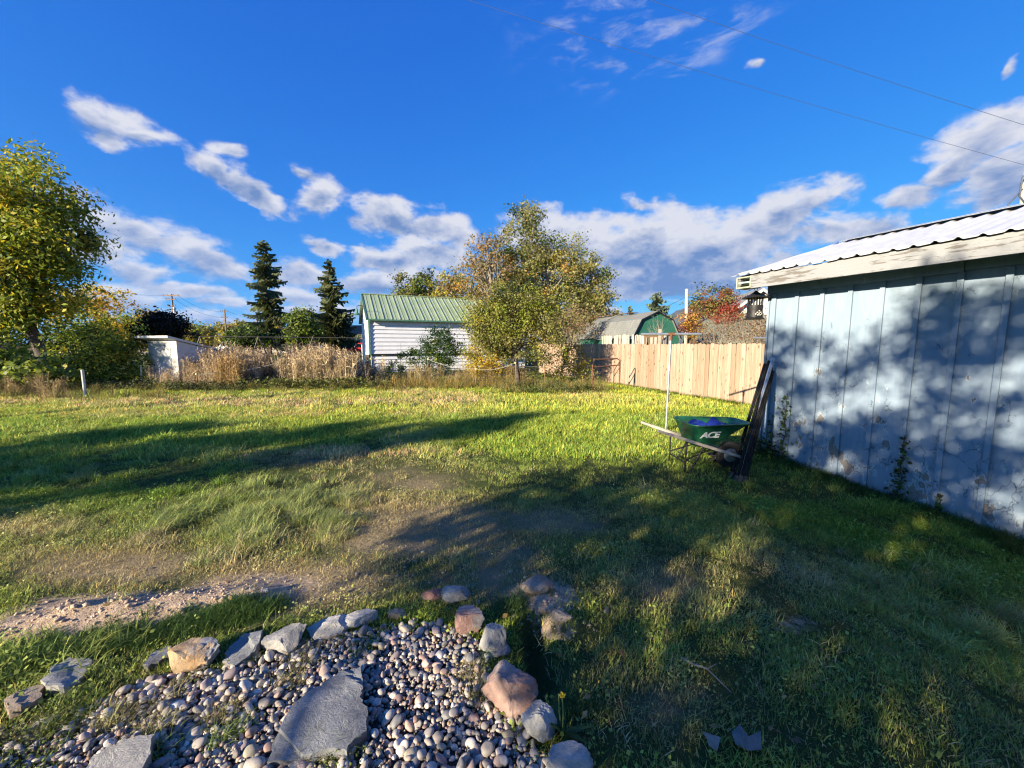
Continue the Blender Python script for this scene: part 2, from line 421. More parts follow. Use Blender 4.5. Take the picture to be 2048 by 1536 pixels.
BED_PX = [(-260, 1560), (0, 1462), (140, 1430), (330, 1352), (430, 1342), (540, 1305), (640, 1278), (760, 1258), (860, 1246), (925, 1262), (965, 1300), (985, 1345), (1010, 1430), (1062, 1480), (1110, 1536), (1140, 1640), (-420, 1680)]
BED = [(gp(u, v).x, gp(u, v).y) for u, v in BED_PX]
def in_poly(x, y, poly):
    ins = np.zeros(x.shape, dtype=bool); n = len(poly); j = n - 1
    for i in range(n):
        xi, yi = poly[i]; xj, yj = poly[j]
        c = ((yi > y) != (yj > y)) & (x < (xj - xi) * (y - yi) / (yj - yi + 1e-12) + xi)
        ins ^= c; j = i
    return ins

def axis(lo, hi, step, far, g=1.22):
    a = list(np.arange(lo, hi + 1e-6, step)); s = step; p = hi
    while p < far: s *= g; p += s; a.append(p)
    s = step; p = lo; b = []
    while p > -far: s *= g; p -= s; b.append(p)
    return np.array(b[::-1] + a)
gx = axis(-4.0, 5.2, 0.045, 9000.0); gy = axis(1.0, 6.2, 0.04, 9000.0)
GX, GY = np.meshgrid(gx, gy)
GZ = terr(GX, GY)
nx, ny = len(gx), len(gy)
gv = np.stack([GX, GY, GZ], -1).reshape(-1, 3)
ii = (np.arange(ny - 1)[:, None] * nx + np.arange(nx - 1)[None, :]).ravel()
gf = np.stack([ii, ii + 1, ii + 1 + nx, ii + nx], 1)
GU, GV, GD = proj_np(gv[:, 0], gv[:, 1], gv[:, 2])
ok = gv[:, 1] > 0.9
dry = np.where(ok, px_field(GU, GV, DRY), 0); dirt = np.where(ok, px_field(GU, GV, DIRT), 0)
bedm = in_poly(gv[:, 0], gv[:, 1], BED).astype(float)
me = np_me('ground', gv, gf, np.stack([dry, dirt, bedm], 1), True)
m, nt = new_mat('ground_soil_and_thatch')
attr = ND(nt, 'ShaderNodeAttribute', attribute_name='col')
sep = ND(nt, 'ShaderNodeSeparateColor', {0: attr.outputs['Color']})
p = WPOS(nt)
n1 = NOISE(nt, p, 1.3, 6, 0.65); n2 = NOISE(nt, p, 22.0, 6, 0.7); n3 = NOISE(nt, p, 70.0, 4, 0.7)
green = MIX(nt, n2, (.04, .058, .016), (.10, .115, .034))
thatch = MIX(nt, n3, (.17, .125, .065), (.42, .33, .19))
soil = MIX(nt, SM(nt, n2, .3, .7), (.38, .27, .175), (.60, .455, .32))
fd = SM(nt, MA(nt, 'ADD', sep.outputs[0], MA(nt, 'MULTIPLY', MA(nt, 'SUBTRACT', n1, .5), .9)), .25, .75)
c = MIX(nt, fd, green, thatch)
fs = SM(nt, MA(nt, 'ADD', sep.outputs[1], MA(nt, 'MULTIPLY', MA(nt, 'SUBTRACT', n2, .5), .7)), .38, .62)
c = MIX(nt, fs, c, soil)
c = MIX(nt, sep.outputs[2], c, MIX(nt, n3, (.045, .034, .026), (.12, .09, .068)))
hb = MA(nt, 'ADD', MA(nt, 'MULTIPLY', n2, 0.7), MA(nt, 'MULTIPLY', n3, 0.3))
finish(nt, c, .95, 0, hb, 1.0, 0.05, .1)
g = link('ground', me, m); tag(g, 'patchy lawn and bare soil of the back yard', None, None, 'structure')

# far mountains on the right, above the green shed
def mountain(name, pts, Y, depth, label, c1, c2):
    us = np.array([q[0] for q in pts]); vs = np.array([q[1] for q in pts])
    uu = np.linspace(us[0], us[-1], 90); vv = np.interp(uu, us, vs)
    rows = []
    jr = np.random.default_rng(5)
    for k in range(9):
        t = k / 8.0
        row = []
        for i, (u, v) in enumerate(zip(uu, vv)):
            P = at(u, v, Y); h = P.z
            zz = h * (1 - abs(t - .5) * 2) ** 1.1
            w = 1 + 0.16 * math.sin(i * .55 + k * 1.9) * (t not in (0.0, .5, 1.0)) + .05 * jr.normal()
            row.append((P.x * (1 + (t - .5) * depth / Y), Y + (t - .5) * depth, max(zz * w, -20) if 0 < k < 8 else -25))
        rows.append(row)
    V = np.array(rows).reshape(-1, 3); n = 90
    i0 = (np.arange(8)[:, None] * n + np.arange(n - 1)[None, :]).ravel()
    Fc = np.stack([i0, i0 + 1, i0 + 1 + n, i0 + n], 1)
    o = np_mesh(name, V, Fc, mottled(name + '_forest', c1, c2, .006, .95, bstr=.0), None, None, True)
    tag(o, label, None, None, 'structure')
mountain('mountain', [(1150, 660), (1230, 652), (1290, 640), (1340, 628), (1380, 613), (1420, 608), (1470, 600), (1560, 585), (1750, 575), (1950, 610), (2150, 660)], 6500, 2600,
         'far forested mountain rising behind the green gambrel shed', (.05, .062, .055), (.11, .115, .095))
mountain('mountain', [(900, 684), (1050, 668), (1180, 645), (1240, 638), (1300, 646), (1400, 662), (1500, 680)], 9000, 2600,
         'farther low mountain ridge left of the forested mountain', (.07, .08, .07), (.12, .125, .11))
# dry field behind the left neighbours
f = MB(); P1, P2 = at(120, 690, 60), at(560, 690, 60)
f.add([(P1.x - 20, 58, .02), (P2.x + 6, 58, .02), (P2.x + 40, 190, .02), (P1.x - 200, 190, .02)], [(0, 1, 2, 3)])
o = f.build('field', mottled('dry_field', (.30, .24, .13), (.40, .33, .20), .4, .95)); tag(o, 'pale dry field beyond the houses', None, None, 'structure')

# ------------------------------------------------------------------ blue shed on the right
SH_A = math.atan2(-.9026, .4305)
SH0 = Vector((3.79, 5.73, 0))
shed = thing('shed', 'pale blue board and batten shed with peeling paint and white corrugated metal roof', 'shed', SH0, SH_A)
m, nt = new_mat('peeling_blue_paint')
p = WPOS(nt)
zc = ND(nt, 'ShaderNodeSeparateXYZ', {0: p}).outputs[2]
st = VM(nt, 'MULTIPLY', p, (14.0, 14.0, 2.2))
na = NOISE(nt, st, 1.0, 7, .65); nb = NOISE(nt, VM(nt, 'MULTIPLY', p, (5.0, 5.0, 3.0)), 1.0, 5, .6)
nc = NOISE(nt, p, 3.0, 8, .7)
paint = MIX(nt, SM(nt, na, .3, .7), (.215, .285, .36), (.265, .335, .41))
low = SM(nt, zc, 1.7, -.1)
k = MA(nt, 'ADD', nb, MA(nt, 'MULTIPLY', low, .13))
k = MA(nt, 'ADD', k, MA(nt, 'MULTIPLY', MA(nt, 'SUBTRACT', na, .5), .30))
peel = SM(nt, k, .712, .738)
edge = MA(nt, 'MULTIPLY', SM(nt, k, .685, .712), SM(nt, k, .738, .716))
crk = ND(nt, 'ShaderNodeTexVoronoi', {'Vector': VM(nt, 'MULTIPLY', VM(nt, 'ADD', p, VM(nt, 'MULTIPLY', NOISE(nt, p, 9, 4, .6, out=1), (.12, .12, .12))), (9., 9., 3.5)), 'Scale': 1.0}, feature='DISTANCE_TO_EDGE').outputs['Distance']
crack = MA(nt, 'MULTIPLY', SM(nt, crk, .018, .004), SM(nt, MA(nt, 'ADD', nc, MA(nt, 'MULTIPLY', low, .14)), .56, .64))
bare = MIX(nt, na, (.17, .15, .135), (.27, .25, .23))
c = MIX(nt, SM(nt, nc, .45, .75), paint, (.19, .255, .325))
c = MIX(nt, MA(nt, 'MULTIPLY', SM(nt, zc, .12, -.25), .5), c, (.26, .25, .2))
c = MIX(nt, peel, c, bare)
c = MIX(nt, crack, c, (.10, .12, .13))
c = MIX(nt, edge, c, (.40, .46, .49))
hh = MA(nt, 'ADD', MA(nt, 'MULTIPLY', MA(nt, 'SUBTRACT', 1.0, peel), .6), MA(nt, 'ADD', MA(nt, 'MULTIPLY', na, .22), MA(nt, 'MULTIPLY', crack, -.5)))
finish(nt, c, .62, 0, hh, .8, .008, .3)
M['shedblue'] = m
m, nt = new_mat('weathered_white_fascia')
o_ = ND(nt, 'ShaderNodeTexCoord').outputs['Object']
ga = NOISE(nt, VM(nt, 'MULTIPLY', o_, (3.5, 40., 40.)), 1.0, 7, .7)
gb = NOISE(nt, VM(nt, 'MULTIPLY', o_, (2.0, 6., 6.)), 1.0, 5, .6)
pk = SM(nt, MA(nt, 'ADD', MA(nt, 'MULTIPLY', ga, .6), MA(nt, 'MULTIPLY', gb, .5)), .575, .63)
c = MIX(nt, ga, (.235, .24, .245), (.31, .315, .32))
c = MIX(nt, pk, c, MIX(nt, ga, (.09, .08, .07), (.19, .175, .16)))
finish(nt, c, .75, 0, MA(nt, 'ADD', ga, MA(nt, 'MULTIPLY', pk, -.4)), .6, .006, .25)
M['fascia'] = m
SL, SDp = 4.6, 4.24
def ground_in_shed(x):
    w = SH0 + Vector((math.cos(SH_A) * x, math.sin(SH_A) * x, 0)); return tz(w.x - .05, w.y)
bats = [0.06, 0.363, 0.666, 0.968, 1.274, 1.581, 1.888, 2.205, 2.51, 2.815, 3.12, 3.425, 3.73, 4.035, 4.34]
edges = [0.0] + bats + [SL]
for i in range(len(edges) - 1):                       # wall boards and battens, one by one
    x0, x1 = edges[i], edges[i + 1]
    zb = min(ground_in_shed(x0), ground_in_shed(x1)) - .015 + random.uniform(0, .02)
    d = random.uniform(-.004, .004)
    MB().box(x0 + .0015, x1 - .0015, d, .03 + d, zb, 2.52).build('board', 'shedblue', shed)
for i, x in enumerate(bats):
    zb = ground_in_shed(x) - .01 + random.uniform(-.02, .03)
    w = .024 if i else .03
    MB().box(x - w, x + w, -.032, -.004, zb, 2.375 + random.uniform(-.006, .006)).build('batten', 'shedblue', shed, bevel=.003)
MB().box(-.028, -.001, -.024, .07, -.02, 2.375).build('corner_board', 'shedblue', shed, bevel=.003)
MB().box(-.028, 1.905, -.042, -.004, 2.376, 2.52).build('frieze_board', 'shedblue', shed)
MB().box(1.909, SL, -.030, -.004, 2.392, 2.52).build('frieze_board', 'shedblue', shed)
b = MB(); b.box(0, SL, .035, .10, -.4, 2.5); b.box(0.002, .06, .10, SDp, -.4, 2.5); b.box(SL - .06, SL, .10, SDp, -.5, 2.5); b.box(.06, SL - .06, SDp - .06, SDp, -.5, 2.5)
b.build('inner_wall', 'shedblue', shed)
b = MB(); b.prism([(0, 2.5), (SDp, 2.5), (SDp / 2, 3.2)], 0, .05)
gm = b.build('gable', 'shedblue', shed); gm.rotation_euler = (0, 0, R(90)); gm.location = (.052, 0, 0)
# eave: soffit, fascia, open box end
MB().box(-.24, SL + .2, -.40, -.03, 2.525, 2.545).build('soffit', mottled('soffit_paint', (.33, .43, .44), (.42, .52, .52), 4, .7), shed)
MB().box(-.03, SL + .22, -.435, -.405, 2.435, 2.625).build('fascia', 'fascia', shed, bevel=.003)
b = MB()
eb = mottled('eave_box_paint', (.30, .32, .24), (.40, .41, .30), 8, .7)
b.box(-.25, -.235, -.43, -.20, 2.45, 2.615); b.box(-.05, -.034, -.43, -.20, 2.45, 2.615)
b.box(-.235, -.05, -.43, -.415, 2.45, 2.47); b.box(-.235, -.05, -.43, -.20, 2.595, 2.612); b.box(-.235, -.05, -.215, -.20, 2.47, 2.595); b.box(-.235, -.05, -.41, -.215, 2.45, 2.465)
b.build('eave_box', eb, shed)
# corrugated roof sheet: waves run along x, sheet climbs from the eave to the ridge
def roof_sheet(y0, z0, y1, z1, x0, x1, pitch=.155, name='roof_sheet'):
    prof = []
    x = x0
    while x < x1:                                    # trapezoid-ish rib with a shallow pan
        for fx, fz in ((0, 0), (.30, .002), (.52, .004), (.62, .020), (.72, .026), (.82, .020), (.92, .004)):
            prof.append((x + fx * pitch, fz))
        x += pitch
    vs = []; n = len(prof)
    for k in range(13):
        t = k / 12
        for i, (px, pz) in enumerate(prof):
            vs.append((px, y0 + (y1 - y0) * t, z0 + (z1 - z0) * t + pz + .004 * math.sin(i * .21 + k * 1.1)))
    fs = [(k * n + i, k * n + i + 1, (k + 1) * n + i + 1, (k + 1) * n + i) for k in range(12) for i in range(n - 1)]
    o = MB().add(vs, fs).build(name, 'roofwhite', shed, smooth=35)
    sd = o.modifiers.new('sheet', 'SOLIDIFY'); sd.thickness = .004; sd.offset = -1
m, nt = new_mat('white_roof_metal')
p = WPOS(nt); na = NOISE(nt, p, 2.2, 6, .6); nb = NOISE(nt, VM(nt, 'MULTIPLY', p, (3., 3., 3.)), 6.0, 6, .7)
c = MIX(nt, SM(nt, na, .35, .7), (.56, .57, .58), (.46, .475, .49)); c = MIX(nt, SM(nt, nb, .66, .74), c, (.36, .34, .31))
finish(nt, c, .42, .15, na, .1, .01, .5); M['roofwhite'] = m
roof_sheet(-.47, 2.632, 2.10, 3.355, -.32, SL + .25)
roof_sheet(4.75, 2.60, 2.14, 3.355, -.32, SL + .25, name='roof_sheet')
b = MB(); b.bar((-.10, 2.02, 3.385), (SL + .25, 2.02, 3.385), .22, .006, (0, -.27, 1)); b.bar((-.10, 2.22, 3.385), (SL + .25, 2.22, 3.385), .22, .006, (0, .27, 1))
b.build('ridge_cap', M['galv'], shed)
b = MB(); b.bar((-.22, -.40, 2.56), (-.22, 2.10, 3.27), .03, .12); b.bar((-.22, 4.66, 2.55), (-.22, 2.14, 3.27), .03, .12)
b.build('rake_board', 'fascia', shed)

# unseen house added behind the camera on the right, to block sky light
hb = thing('house', 'unseen house added behind the camera to block sky light', 'house', (3.2, -2.6, 0))
MB().box(0, 11, -8, 0, -.3, 3.0).build('wall', mottled('house_siding', (.20, .19, .17), (.26, .25, .22), 3, .8), hb)
hr = mottled('house_roof', (.07, .07, .07), (.11, .11, .105), 4, .9)
b = MB(); b.add([(-.5, .6, 2.75), (11.5, .6, 2.75), (11.5, -4, 4.9), (-.5, -4, 4.9), (-.5, .6, 2.9), (11.5, .6, 2.9), (11.5, -4, 5.05), (-.5, -4, 5.05)], [(3, 2, 1, 0), (4, 5, 6, 7), (0, 1, 5, 4), (1, 2, 6, 5), (2, 3, 7, 6), (3, 0, 4, 7)]); b.build('roof', hr, hb)
b = MB(); b.add([(-.5, -8.6, 2.75), (11.5, -8.6, 2.75), (11.5, -4, 4.9), (-.5, -4, 4.9), (-.5, -8.6, 2.9), (11.5, -8.6, 2.9), (11.5, -4, 5.05), (-.5, -4, 5.05)], [(3, 2, 1, 0), (4, 5, 6, 7), (0, 1, 5, 4), (1, 2, 6, 5), (2, 3, 7, 6), (3, 0, 4, 7)]); b.build('roof', hr, hb)
wd = MB().box(2.0, 3.4, .002, .05, 1.0, 2.1).build('window', M['white'], hb); MB().box(2.1, 3.3, .052, .07, 1.1, 2.0).build('pane', M['glass'], wd)

# lantern hanging from the eave
lp = at(1511, 600, 5.80)
lan = thing('lantern', 'black pagoda style metal lantern hanging under the shed eave', 'lantern', (lp.x, lp.y, lp.z - .2))
b = MB(); prof = [(.001, .335), (.018, .33), (.03, .318), (.075, .285), (.12, .262), (.20, .232), (.205, .226), (.19, .224), (.10, .25), (.02, .26), (.001, .26)]
b.lathe(prof[::-1], 6); b.build('roof', M['dark_metal'], lan, smooth=30)
b = MB()
for j in range(16):
    t = 2 * math.pi * j / 16; b.bar((.098 * math.cos(t), .098 * math.sin(t), .12), (.098 * math.cos(t), .098 * math.sin(t), .235), .014, .008, (math.cos(t), math.sin(t), 0))
b.build('bars', M['dark_metal'], lan)
b = MB(); b.lathe([(.094, -.06), (.106, -.058), (.104, .0), (.100, .05), (.106, .09), (.104, .12), (.094, .122), (.094, .04), (.094, -.05)], 24); b.build('body', M['dark_metal'], lan, smooth=40)
b = MB(); b.lathe([(.13, -.085), (.135, -.078), (.125, -.066), (.10, -.06)], 24); b.build('foot', M['dark_metal'], lan, smooth=40)
b = MB()
for cx, cz in ((0, 0), (.026, .012), (-.026, .012), (.016, -.024), (-.016, -.024), (0, .034), (.045, -.01), (-.045, -.01)):
    a = -math.pi / 2 + cx / .105; b.bar((.1045 * math.cos(a), .1045 * math.sin(a), cz - .008), (.1075 * math.cos(a), .1075 * math.sin(a), cz + .008), .016, .004, (math.cos(a), math.sin(a), 0))
b.build('flower_cutout', mottled('cutout_light', (.6, .58, .5), (.7, .68, .6), 10), lan)
b = MB(); b.tube([(.022 * math.cos(t), 0, .352 + .022 * math.sin(t)) for t in np.linspace(0, 2 * math.pi, 14)], .004, 5); b.build('ring', M['dark_metal'], lan, smooth=60)
MB().tube([(0, 0, .365), (.02, .03, .42), (.05, .10, .45)], .004, 5).build('hook', M['dark_metal'], lan)
MB().tube([(.19, 0, .23), (.27, -.06, .40)], .004, 5).build('chain', M['dark_metal'], lan)

# ------------------------------------------------------------------ picket fence behind the yard
M['cedar'] = wood('cedar_picket', (.31, .205, .14), (.40, .292, .212), (.13, .075, .045), 2, 1.0, .8, .22)
M['greywood'] = wood('weathered_wood', (.34, .29, .24), (.50, .45, .38), (.18, .15, .12), 2, 1.0, .9, .18)
M['brownwood'] = wood('brown_wood', (.17, .10, .055), (.28, .175, .10), None, 2, 1.0, .9, .15)
def picket_mesh(name, w, h, t, ear):
    b = MB(); b.prism([(-w / 2, 0), (w / 2, 0), (w / 2, h - ear), (w / 2 - ear, h), (-w / 2 + ear, h), (-w / 2, h - ear)], -t / 2, t / 2)
    me = b.mesh(name); return me
FD = Vector((-.36, .93, 0)).normalized(); FN = Vector((-FD.y, FD.x, 0))     # along the fence, towards the yard
F0 = Vector((6.36, 10.16, 0))
fence = thing('picket_fence', 'long tan wooden privacy fence of dog eared pickets behind the yard', 'fence', F0, math.atan2(FD.y, FD.x))
pm = [picket_mesh('picket', w, 1.70, .018, .028) for w in (.137, .14, .134)]
for q in pm: q.materials.append(M['cedar'])
s = -1.9; i = 0
while s < 13.2:
    o = bpy.data.objects.new('picket', pm[i % 3]); COL.objects.link(o); o.parent = fence
    o.location = (s, random.uniform(-.004, .004), -.05 + random.gauss(0, .012)); o.rotation_euler = (random.gauss(0, .005), random.gauss(0, .006), random.gauss(0, .012))
    s += .1435 + random.uniform(-.001, .004); i += 1
for z in (.35, 1.35):
    MB().box(-2.0, 13.2, -.06, -.02, z, z + .09).build('rail', 'cedar', fence)
for k in range(7):
    MB().box(-1.9 + k * 2.44, -1.81 + k * 2.44, -.16, -.062, -.1, 1.6).build('post', 'cedar', fence)
F2 = F0 + FD * 6.6 - FN * 3.0
fence2 = thing('picket_fence', 'short run of taller weathered grey pickets behind the tan fence', 'fence', F2, math.atan2(FD.y, FD.x))
pm2 = picket_mesh('picket', .135, 2.12, .018, .03); pm2.materials.append(M['greywood'])
for i in range(34):
    if i in (9, 17, 27): continue
    o = bpy.data.objects.new('picket', pm2); COL.objects.link(o); o.parent = fence2
    o.location = (i * .152 - .4, 0, -.02 + random.gauss(0, .025)); o.rotation_euler = (0, random.gauss(0, .012), 0)
MB().box(-.5, 4.8, .02, .06, 1.5, 1.6).build('rail', 'greywood', fence2); MB().box(-.5, 4.8, .02, .06, .4, .5).build('rail', 'greywood', fence2)
# pallet standing behind the fence
pp = at(1306, 690, 17.0)
pal = thing('pallet', 'brown wooden pallet standing upright behind the tan fence', 'pallet', (pp.x, pp.y, 0), R(8))
for k in range(5): MB().box(-.42 + k * .19, -.34 + k * .19, -.03, -.012, .0, 1.98).build('slat', 'brownwood', pal)
MB().box(-.44, .50, -.011, .02, 1.94, 2.02).build('rail', 'brownwood', pal); MB().box(-.44, .50, -.011, .02, .9, 1.0).build('rail', 'brownwood', pal)
pp = at(1319, 690, 16.6)
MBp = MB().box(-.05, .05, -.05, .05, 0, 2.28); o = MBp.build('wooden_post', 'greywood', None, loc=(pp.x, pp.y, 0)); tag(o, 'square wooden post rising beside the pallet behind the fence', 'post')

# ------------------------------------------------------------------ clothesline poles
def clothes_pole(base, ztop, half, rotz, lean, label):
    t = thing('clothesline_pole', label, 'clothesline pole', base, rotz, 'clothesline poles')
    MB().tube([(0, 0, -.05), (lean, 0, ztop - .05)], .021, 12).build('post', M['galv'], t, smooth=40)
    b = MB(); b.tube([(lean - half, 0, ztop), (lean + half, 0, ztop)], .024, 12); b.build('crossbar', M['galv'], t, smooth=40)
    b = MB(); b.tube([(lean, 0, ztop - .12), (lean, 0, ztop - .01)], .03, 12); b.tube([(lean - .06, 0, ztop), (lean + .06, 0, ztop)], .031, 12); b.build('tee_fitting', M['rust'], t, smooth=40)
    b = MB(); b.tube([(lean + half, 0, ztop), (lean + half + .012, 0, ztop)], .0245, 12); b.build('end_cap', M['dark_metal'], t)
    return t
clothes_pole((2.93, 7.19, 0), 1.83, .545, R(-4), .02, 'grey pipe clothesline pole with a T top beside the green wheelbarrow')
b2 = at(1560, 676, 8.6)
clothes_pole((b2.x, b2.y, 0), b2.z, .56, R(-4), .0, 'second pipe clothesline pole mostly hidden behind the blue shed, arm showing')

# rusty pipe gate frame against the fence
gA, gB = gp(1184, 784), gp(1238, 780)
gt = thing('pipe_gate', 'rusty bent pipe gate frame leaning near the fence', 'gate', (gA.x, gA.y, 0), math.atan2(gB.y - gA.y, gB.x - gA.x))
gl = (gB - gA).length
b = MB(); b.tube([(0, 0, 0), (0, 0, .95)], .026, 8); b.build('hinge_post', M['rust'], gt, smooth=40)
b = MB(); b.tube([(.03, 0, 1.12), (gl - .12, 0, 1.13), (gl, 0, 1.06), (gl + .02, 0, .02)], .022, 8); b.build('outer_pipe', M['rust'], gt, smooth=50)
b = MB(); b.tube([(.02, 0, .86), (gl, 0, .9)], .02, 8); b.build('middle_pipe', M['rust'], gt, smooth=50)
b = MB(); b.tube([(gl, 0, 1.04), (gl - .28, -.02, .72), (gl - .30, -.02, .05)], .018, 8); b.tube([(gl, 0, .82), (gl - .28, -.02, .5)], .014, 8); b.build('brace', M['rust'], gt, smooth=50)
# red rag on the fence
rp = at(1132, 700, 17.2)
b = MB(); n = 7
vs = []
for k in range(n):
    for j in range(4): vs.append((-.12 + .08 * j + .03 * math.sin(k * 1.7), .04 * math.sin(j * 1.9 + k), .45 - k * .13))
b.add(vs, [(k * 4 + j, k * 4 + j + 1, k * 4 + j + 5, k * 4 + j + 4) for k in range(n - 1) for j in range(3)])
o = b.build('red_rag', mottled('red_cloth', (.42, .03, .04), (.55, .06, .06), 12, .8), None, smooth=180, loc=(rp.x, rp.y, rp.z - .35)); tag(o, 'bright red cloth hanging among leaves before the fence', 'cloth')
sd = o.modifiers.new('t', 'SOLIDIFY'); sd.thickness = .012

# ------------------------------------------------------------------ barn with green metal roof
barn = thing('barn', 'white metal sided outbuilding with green ribbed metal roof', 'barn', (-8.12, 22.2, 0), math.atan2(.432, .902))
BL = 10.0
M['siding'] = mottled('white_metal_siding', (.66, .67, .68), (.74, .745, .75), 1.5, .5, .1, bstr=.05)
M['greenroof'] = mottled('green_roof_metal', (.27, .345, .20), (.33, .40, .25), 1.2, .45, .1, bstr=.05)
M['teal'] = mottled('teal_trim', (.05, .15, .10), (.08, .20, .14), 4, .6)
zz = 1.08
b = MB(); b.box(.03, BL - .03, .05, 6.0, -.1, 3.08); b.build('wall', M['siding'], barn)
k = 0
while zz < 3.05:
    b = MB(); b.add([(.0, -.0, zz), (BL, -.0, zz), (BL, .045, zz + .222), (0, .045, zz + .222), (0, .05, zz), (BL, .05, zz), (BL, .05, zz + .222), (0, .05, zz + .222)],
                    [(0, 1, 2, 3), (4, 7, 6, 5), (0, 4, 5, 1), (3, 2, 6, 7), (0, 3, 7, 4), (1, 5, 6, 2)]); b.build('siding_panel', M['siding'], barn); zz += .235
zz = .12
for k in range(4):
    b = MB(); b.add([(.1, -.0, zz), (BL, -.0, zz), (BL, .045, zz + .2), (.1, .045, zz + .2), (.1, .05, zz), (BL, .05, zz), (BL, .05, zz + .2), (.1, .05, zz + .2)],
                    [(0, 1, 2, 3), (4, 7, 6, 5), (0, 4, 5, 1), (3, 2, 6, 7), (0, 3, 7, 4), (1, 5, 6, 2)]); b.build('siding_panel', M['siding'], barn); zz += .213
MB().box(-.05, BL, -.04, .04, .985, 1.06).build('girt', M['dark_metal'], barn)
MB().box(-.09, -.005, -.05, .12, -.05, 3.1).build('corner_trim', M['teal'], barn)
sl = math.hypot(2.9, 1.72)
for side in (0, 1):
    y0, y1 = (-.3, 2.6) if side == 0 else (5.6, 2.64)
    w = .46; x = -.2
    while x < BL + .2:
        b = MB(); b.add([(x, y0, 3.03), (x + w, y0, 3.03), (x + w, y1, 4.75), (x, y1, 4.75), (x, y0, 3.05), (x + w, y0, 3.05), (x + w, y1, 4.77), (x, y1, 4.77)],
                        [(3, 2, 1, 0), (4, 5, 6, 7), (0, 1, 5, 4), (1, 2, 6, 5), (2, 3, 7, 6), (3, 0, 4, 7)])
        if side == 0:
            b.bar((x + .02, y0, 3.065), (x + .02, y1, 4.785), .045, .05, (0, -.5, 1)); b.bar((x + w / 2, y0, 3.057), (x + w / 2, y1, 4.777), .03, .02, (0, -.5, 1))
        b.build('roof_panel', M['greenroof'], barn); x += w
MB().box(-.22, BL + .22, -.325, -.305, 2.97, 3.05).build('eave_trim', M['teal'], barn)
MB().box(-.22, BL + .22, 2.5, 2.74, 4.755, 4.80).build('ridge_cap', M['greenroof'], barn)
b = MB(); b.prism([(0, 3.0), (5.4, 3.0), (2.6, 4.7)], 0, .06); gbl = b.build('gable', M['siding'], barn); gbl.rotation_euler = (0, 0, R(90)); gbl.location = (.06, 0, 0)
b = MB(); b.bar((-.215, -.3, 3.03), (-.215, 2.6, 4.75), .03, .14); b.build('rake_trim', M['teal'], barn)
lp = at(716, 613, 22.2)
lamp = thing('barn_lamp', 'gooseneck barn lamp on the left gable of the green roofed building', 'lamp', (lp.x, lp.y, lp.z))
b = MB(); b.tube([(.35, .05, .02), (.02, 0, .06), (-.06, 0, .02), (-.07, 0, -.15)], .02, 6); b.build('arm', M['dark_metal'], lamp)
b = MB(); b.lathe([(.22, -.48), (.23, -.47), (.12, -.40), (.06, -.34), (.055, -.18), (.03, -.14)], 14, (-.07, 0, 0)); b.build('shade', M['teal'], lamp, smooth=40)
# metal pipe standing at the barn corner
a = gp(728, 762); o = MB().tube([(0, 0, 0), (-.02, 0, 1.62)], .035, 10).build('steel_pipe', M['galv'], None, smooth=50, loc=(a.x, a.y, 0)); tag(o, 'upright pale steel pipe at the corner of the white barn', 'pipe')
a = gp(737, 758); o = MB().box(-.09, .09, -.09, .09, 0, 1.15).build('wooden_post', M['bark'], None, loc=(a.x, a.y, 0)); tag(o, 'dark thick fence post right of the steel pipe by the barn corner', 'post')

# ------------------------------------------------------------------ gambrel shed
gs = thing('gambrel_shed', 'dark green gambrel shed with grey shingle roof beyond the fence', 'shed', (7.44, 20.0, 0), math.atan2(.25, .968))
M['shingle'] = None
m, nt = new_mat('grey_shingles')
p = ND(nt, 'ShaderNodeTexCoord').outputs['Object']
br = ND(nt, 'ShaderNodeTexBrick', {'Vector': ND(nt, 'ShaderNodeMapping', {'Vector': p, 'Rotation': (0, R(90), 0)}).outputs[0], 'Color1': (.165, .172, .165, 1), 'Color2': (.215, .22, .208, 1), 'Mortar': (.09, .095, .09, 1), 'Scale': 4.0, 'Mortar Size': .02, 'Brick Width': .9, 'Row Height': .42})
n = NOISE(nt, p, 1.1, 6, .65); c = MIX(nt, SM(nt, n, .35, .7), br.outputs[0], (.235, .235, .21), 'MIX'); c = MIX(nt, .5, br.outputs[0], c)
finish(nt, c, .95, 0, NOISE(nt, p, 30, 4, .7), .5, .01, .1); M['shingle'] = m
M['green'] = mottled('green_siding', (.022, .115, .078), (.034, .145, .098), 1.4, .6, bstr=.1)
def gz(x):
    x = abs(x)
    return 3.29 - (3.29 - 2.87) * x / .9 if x < .9 else 2.87 - .87 * (x - .9) / .5
n = 10
for k in range(n):
    x0 = -1.38 + 2.76 * k / n; x1 = -1.38 + 2.76 * (k + 1) / n - .012
    pts = [(x0, 0), (x1, 0), (x1, gz(x1) - .03)]
    for bx in (.9, 0, -.9):
        if x0 < bx < x1: pts.append((bx, gz(bx) - .03))
    pts.append((x0, gz(x0) - .03))
    MB().prism(pts, 0, .03).build('siding_board', M['green'], gs)
pr = [(-1.36, 0), (1.36, 0), (1.36, 2.0), (.88, 2.82), (0, 3.24), (-.88, 2.82), (-1.36, 2.0)]
MB().prism(pr, .035, 8.0).build('body', M['green'], gs)
for (y0, y1, dz) in ((-.1, 4.0, 0), (4.0, 8.1, .07)):
    P4 = [(-1.46, 1.9 + dz), (-.93, 2.90 + dz), (0, 3.34 + dz), (.93, 2.90 + dz), (1.46, 1.9 + dz)]
    for (xa, za), (xb, zb) in zip(P4[:-1], P4[1:]):
        dx, dzv = xb - xa, zb - za; L = math.hypot(dx, dzv); nx_, nz_ = -dzv / L * .05, dx / L * .05
        MB().prism([(xa, za), (xb, zb), (xb - nx_, zb - nz_), (xa - nx_, za - nz_)], y0, y1).build('roof_slope', M['shingle'], gs)
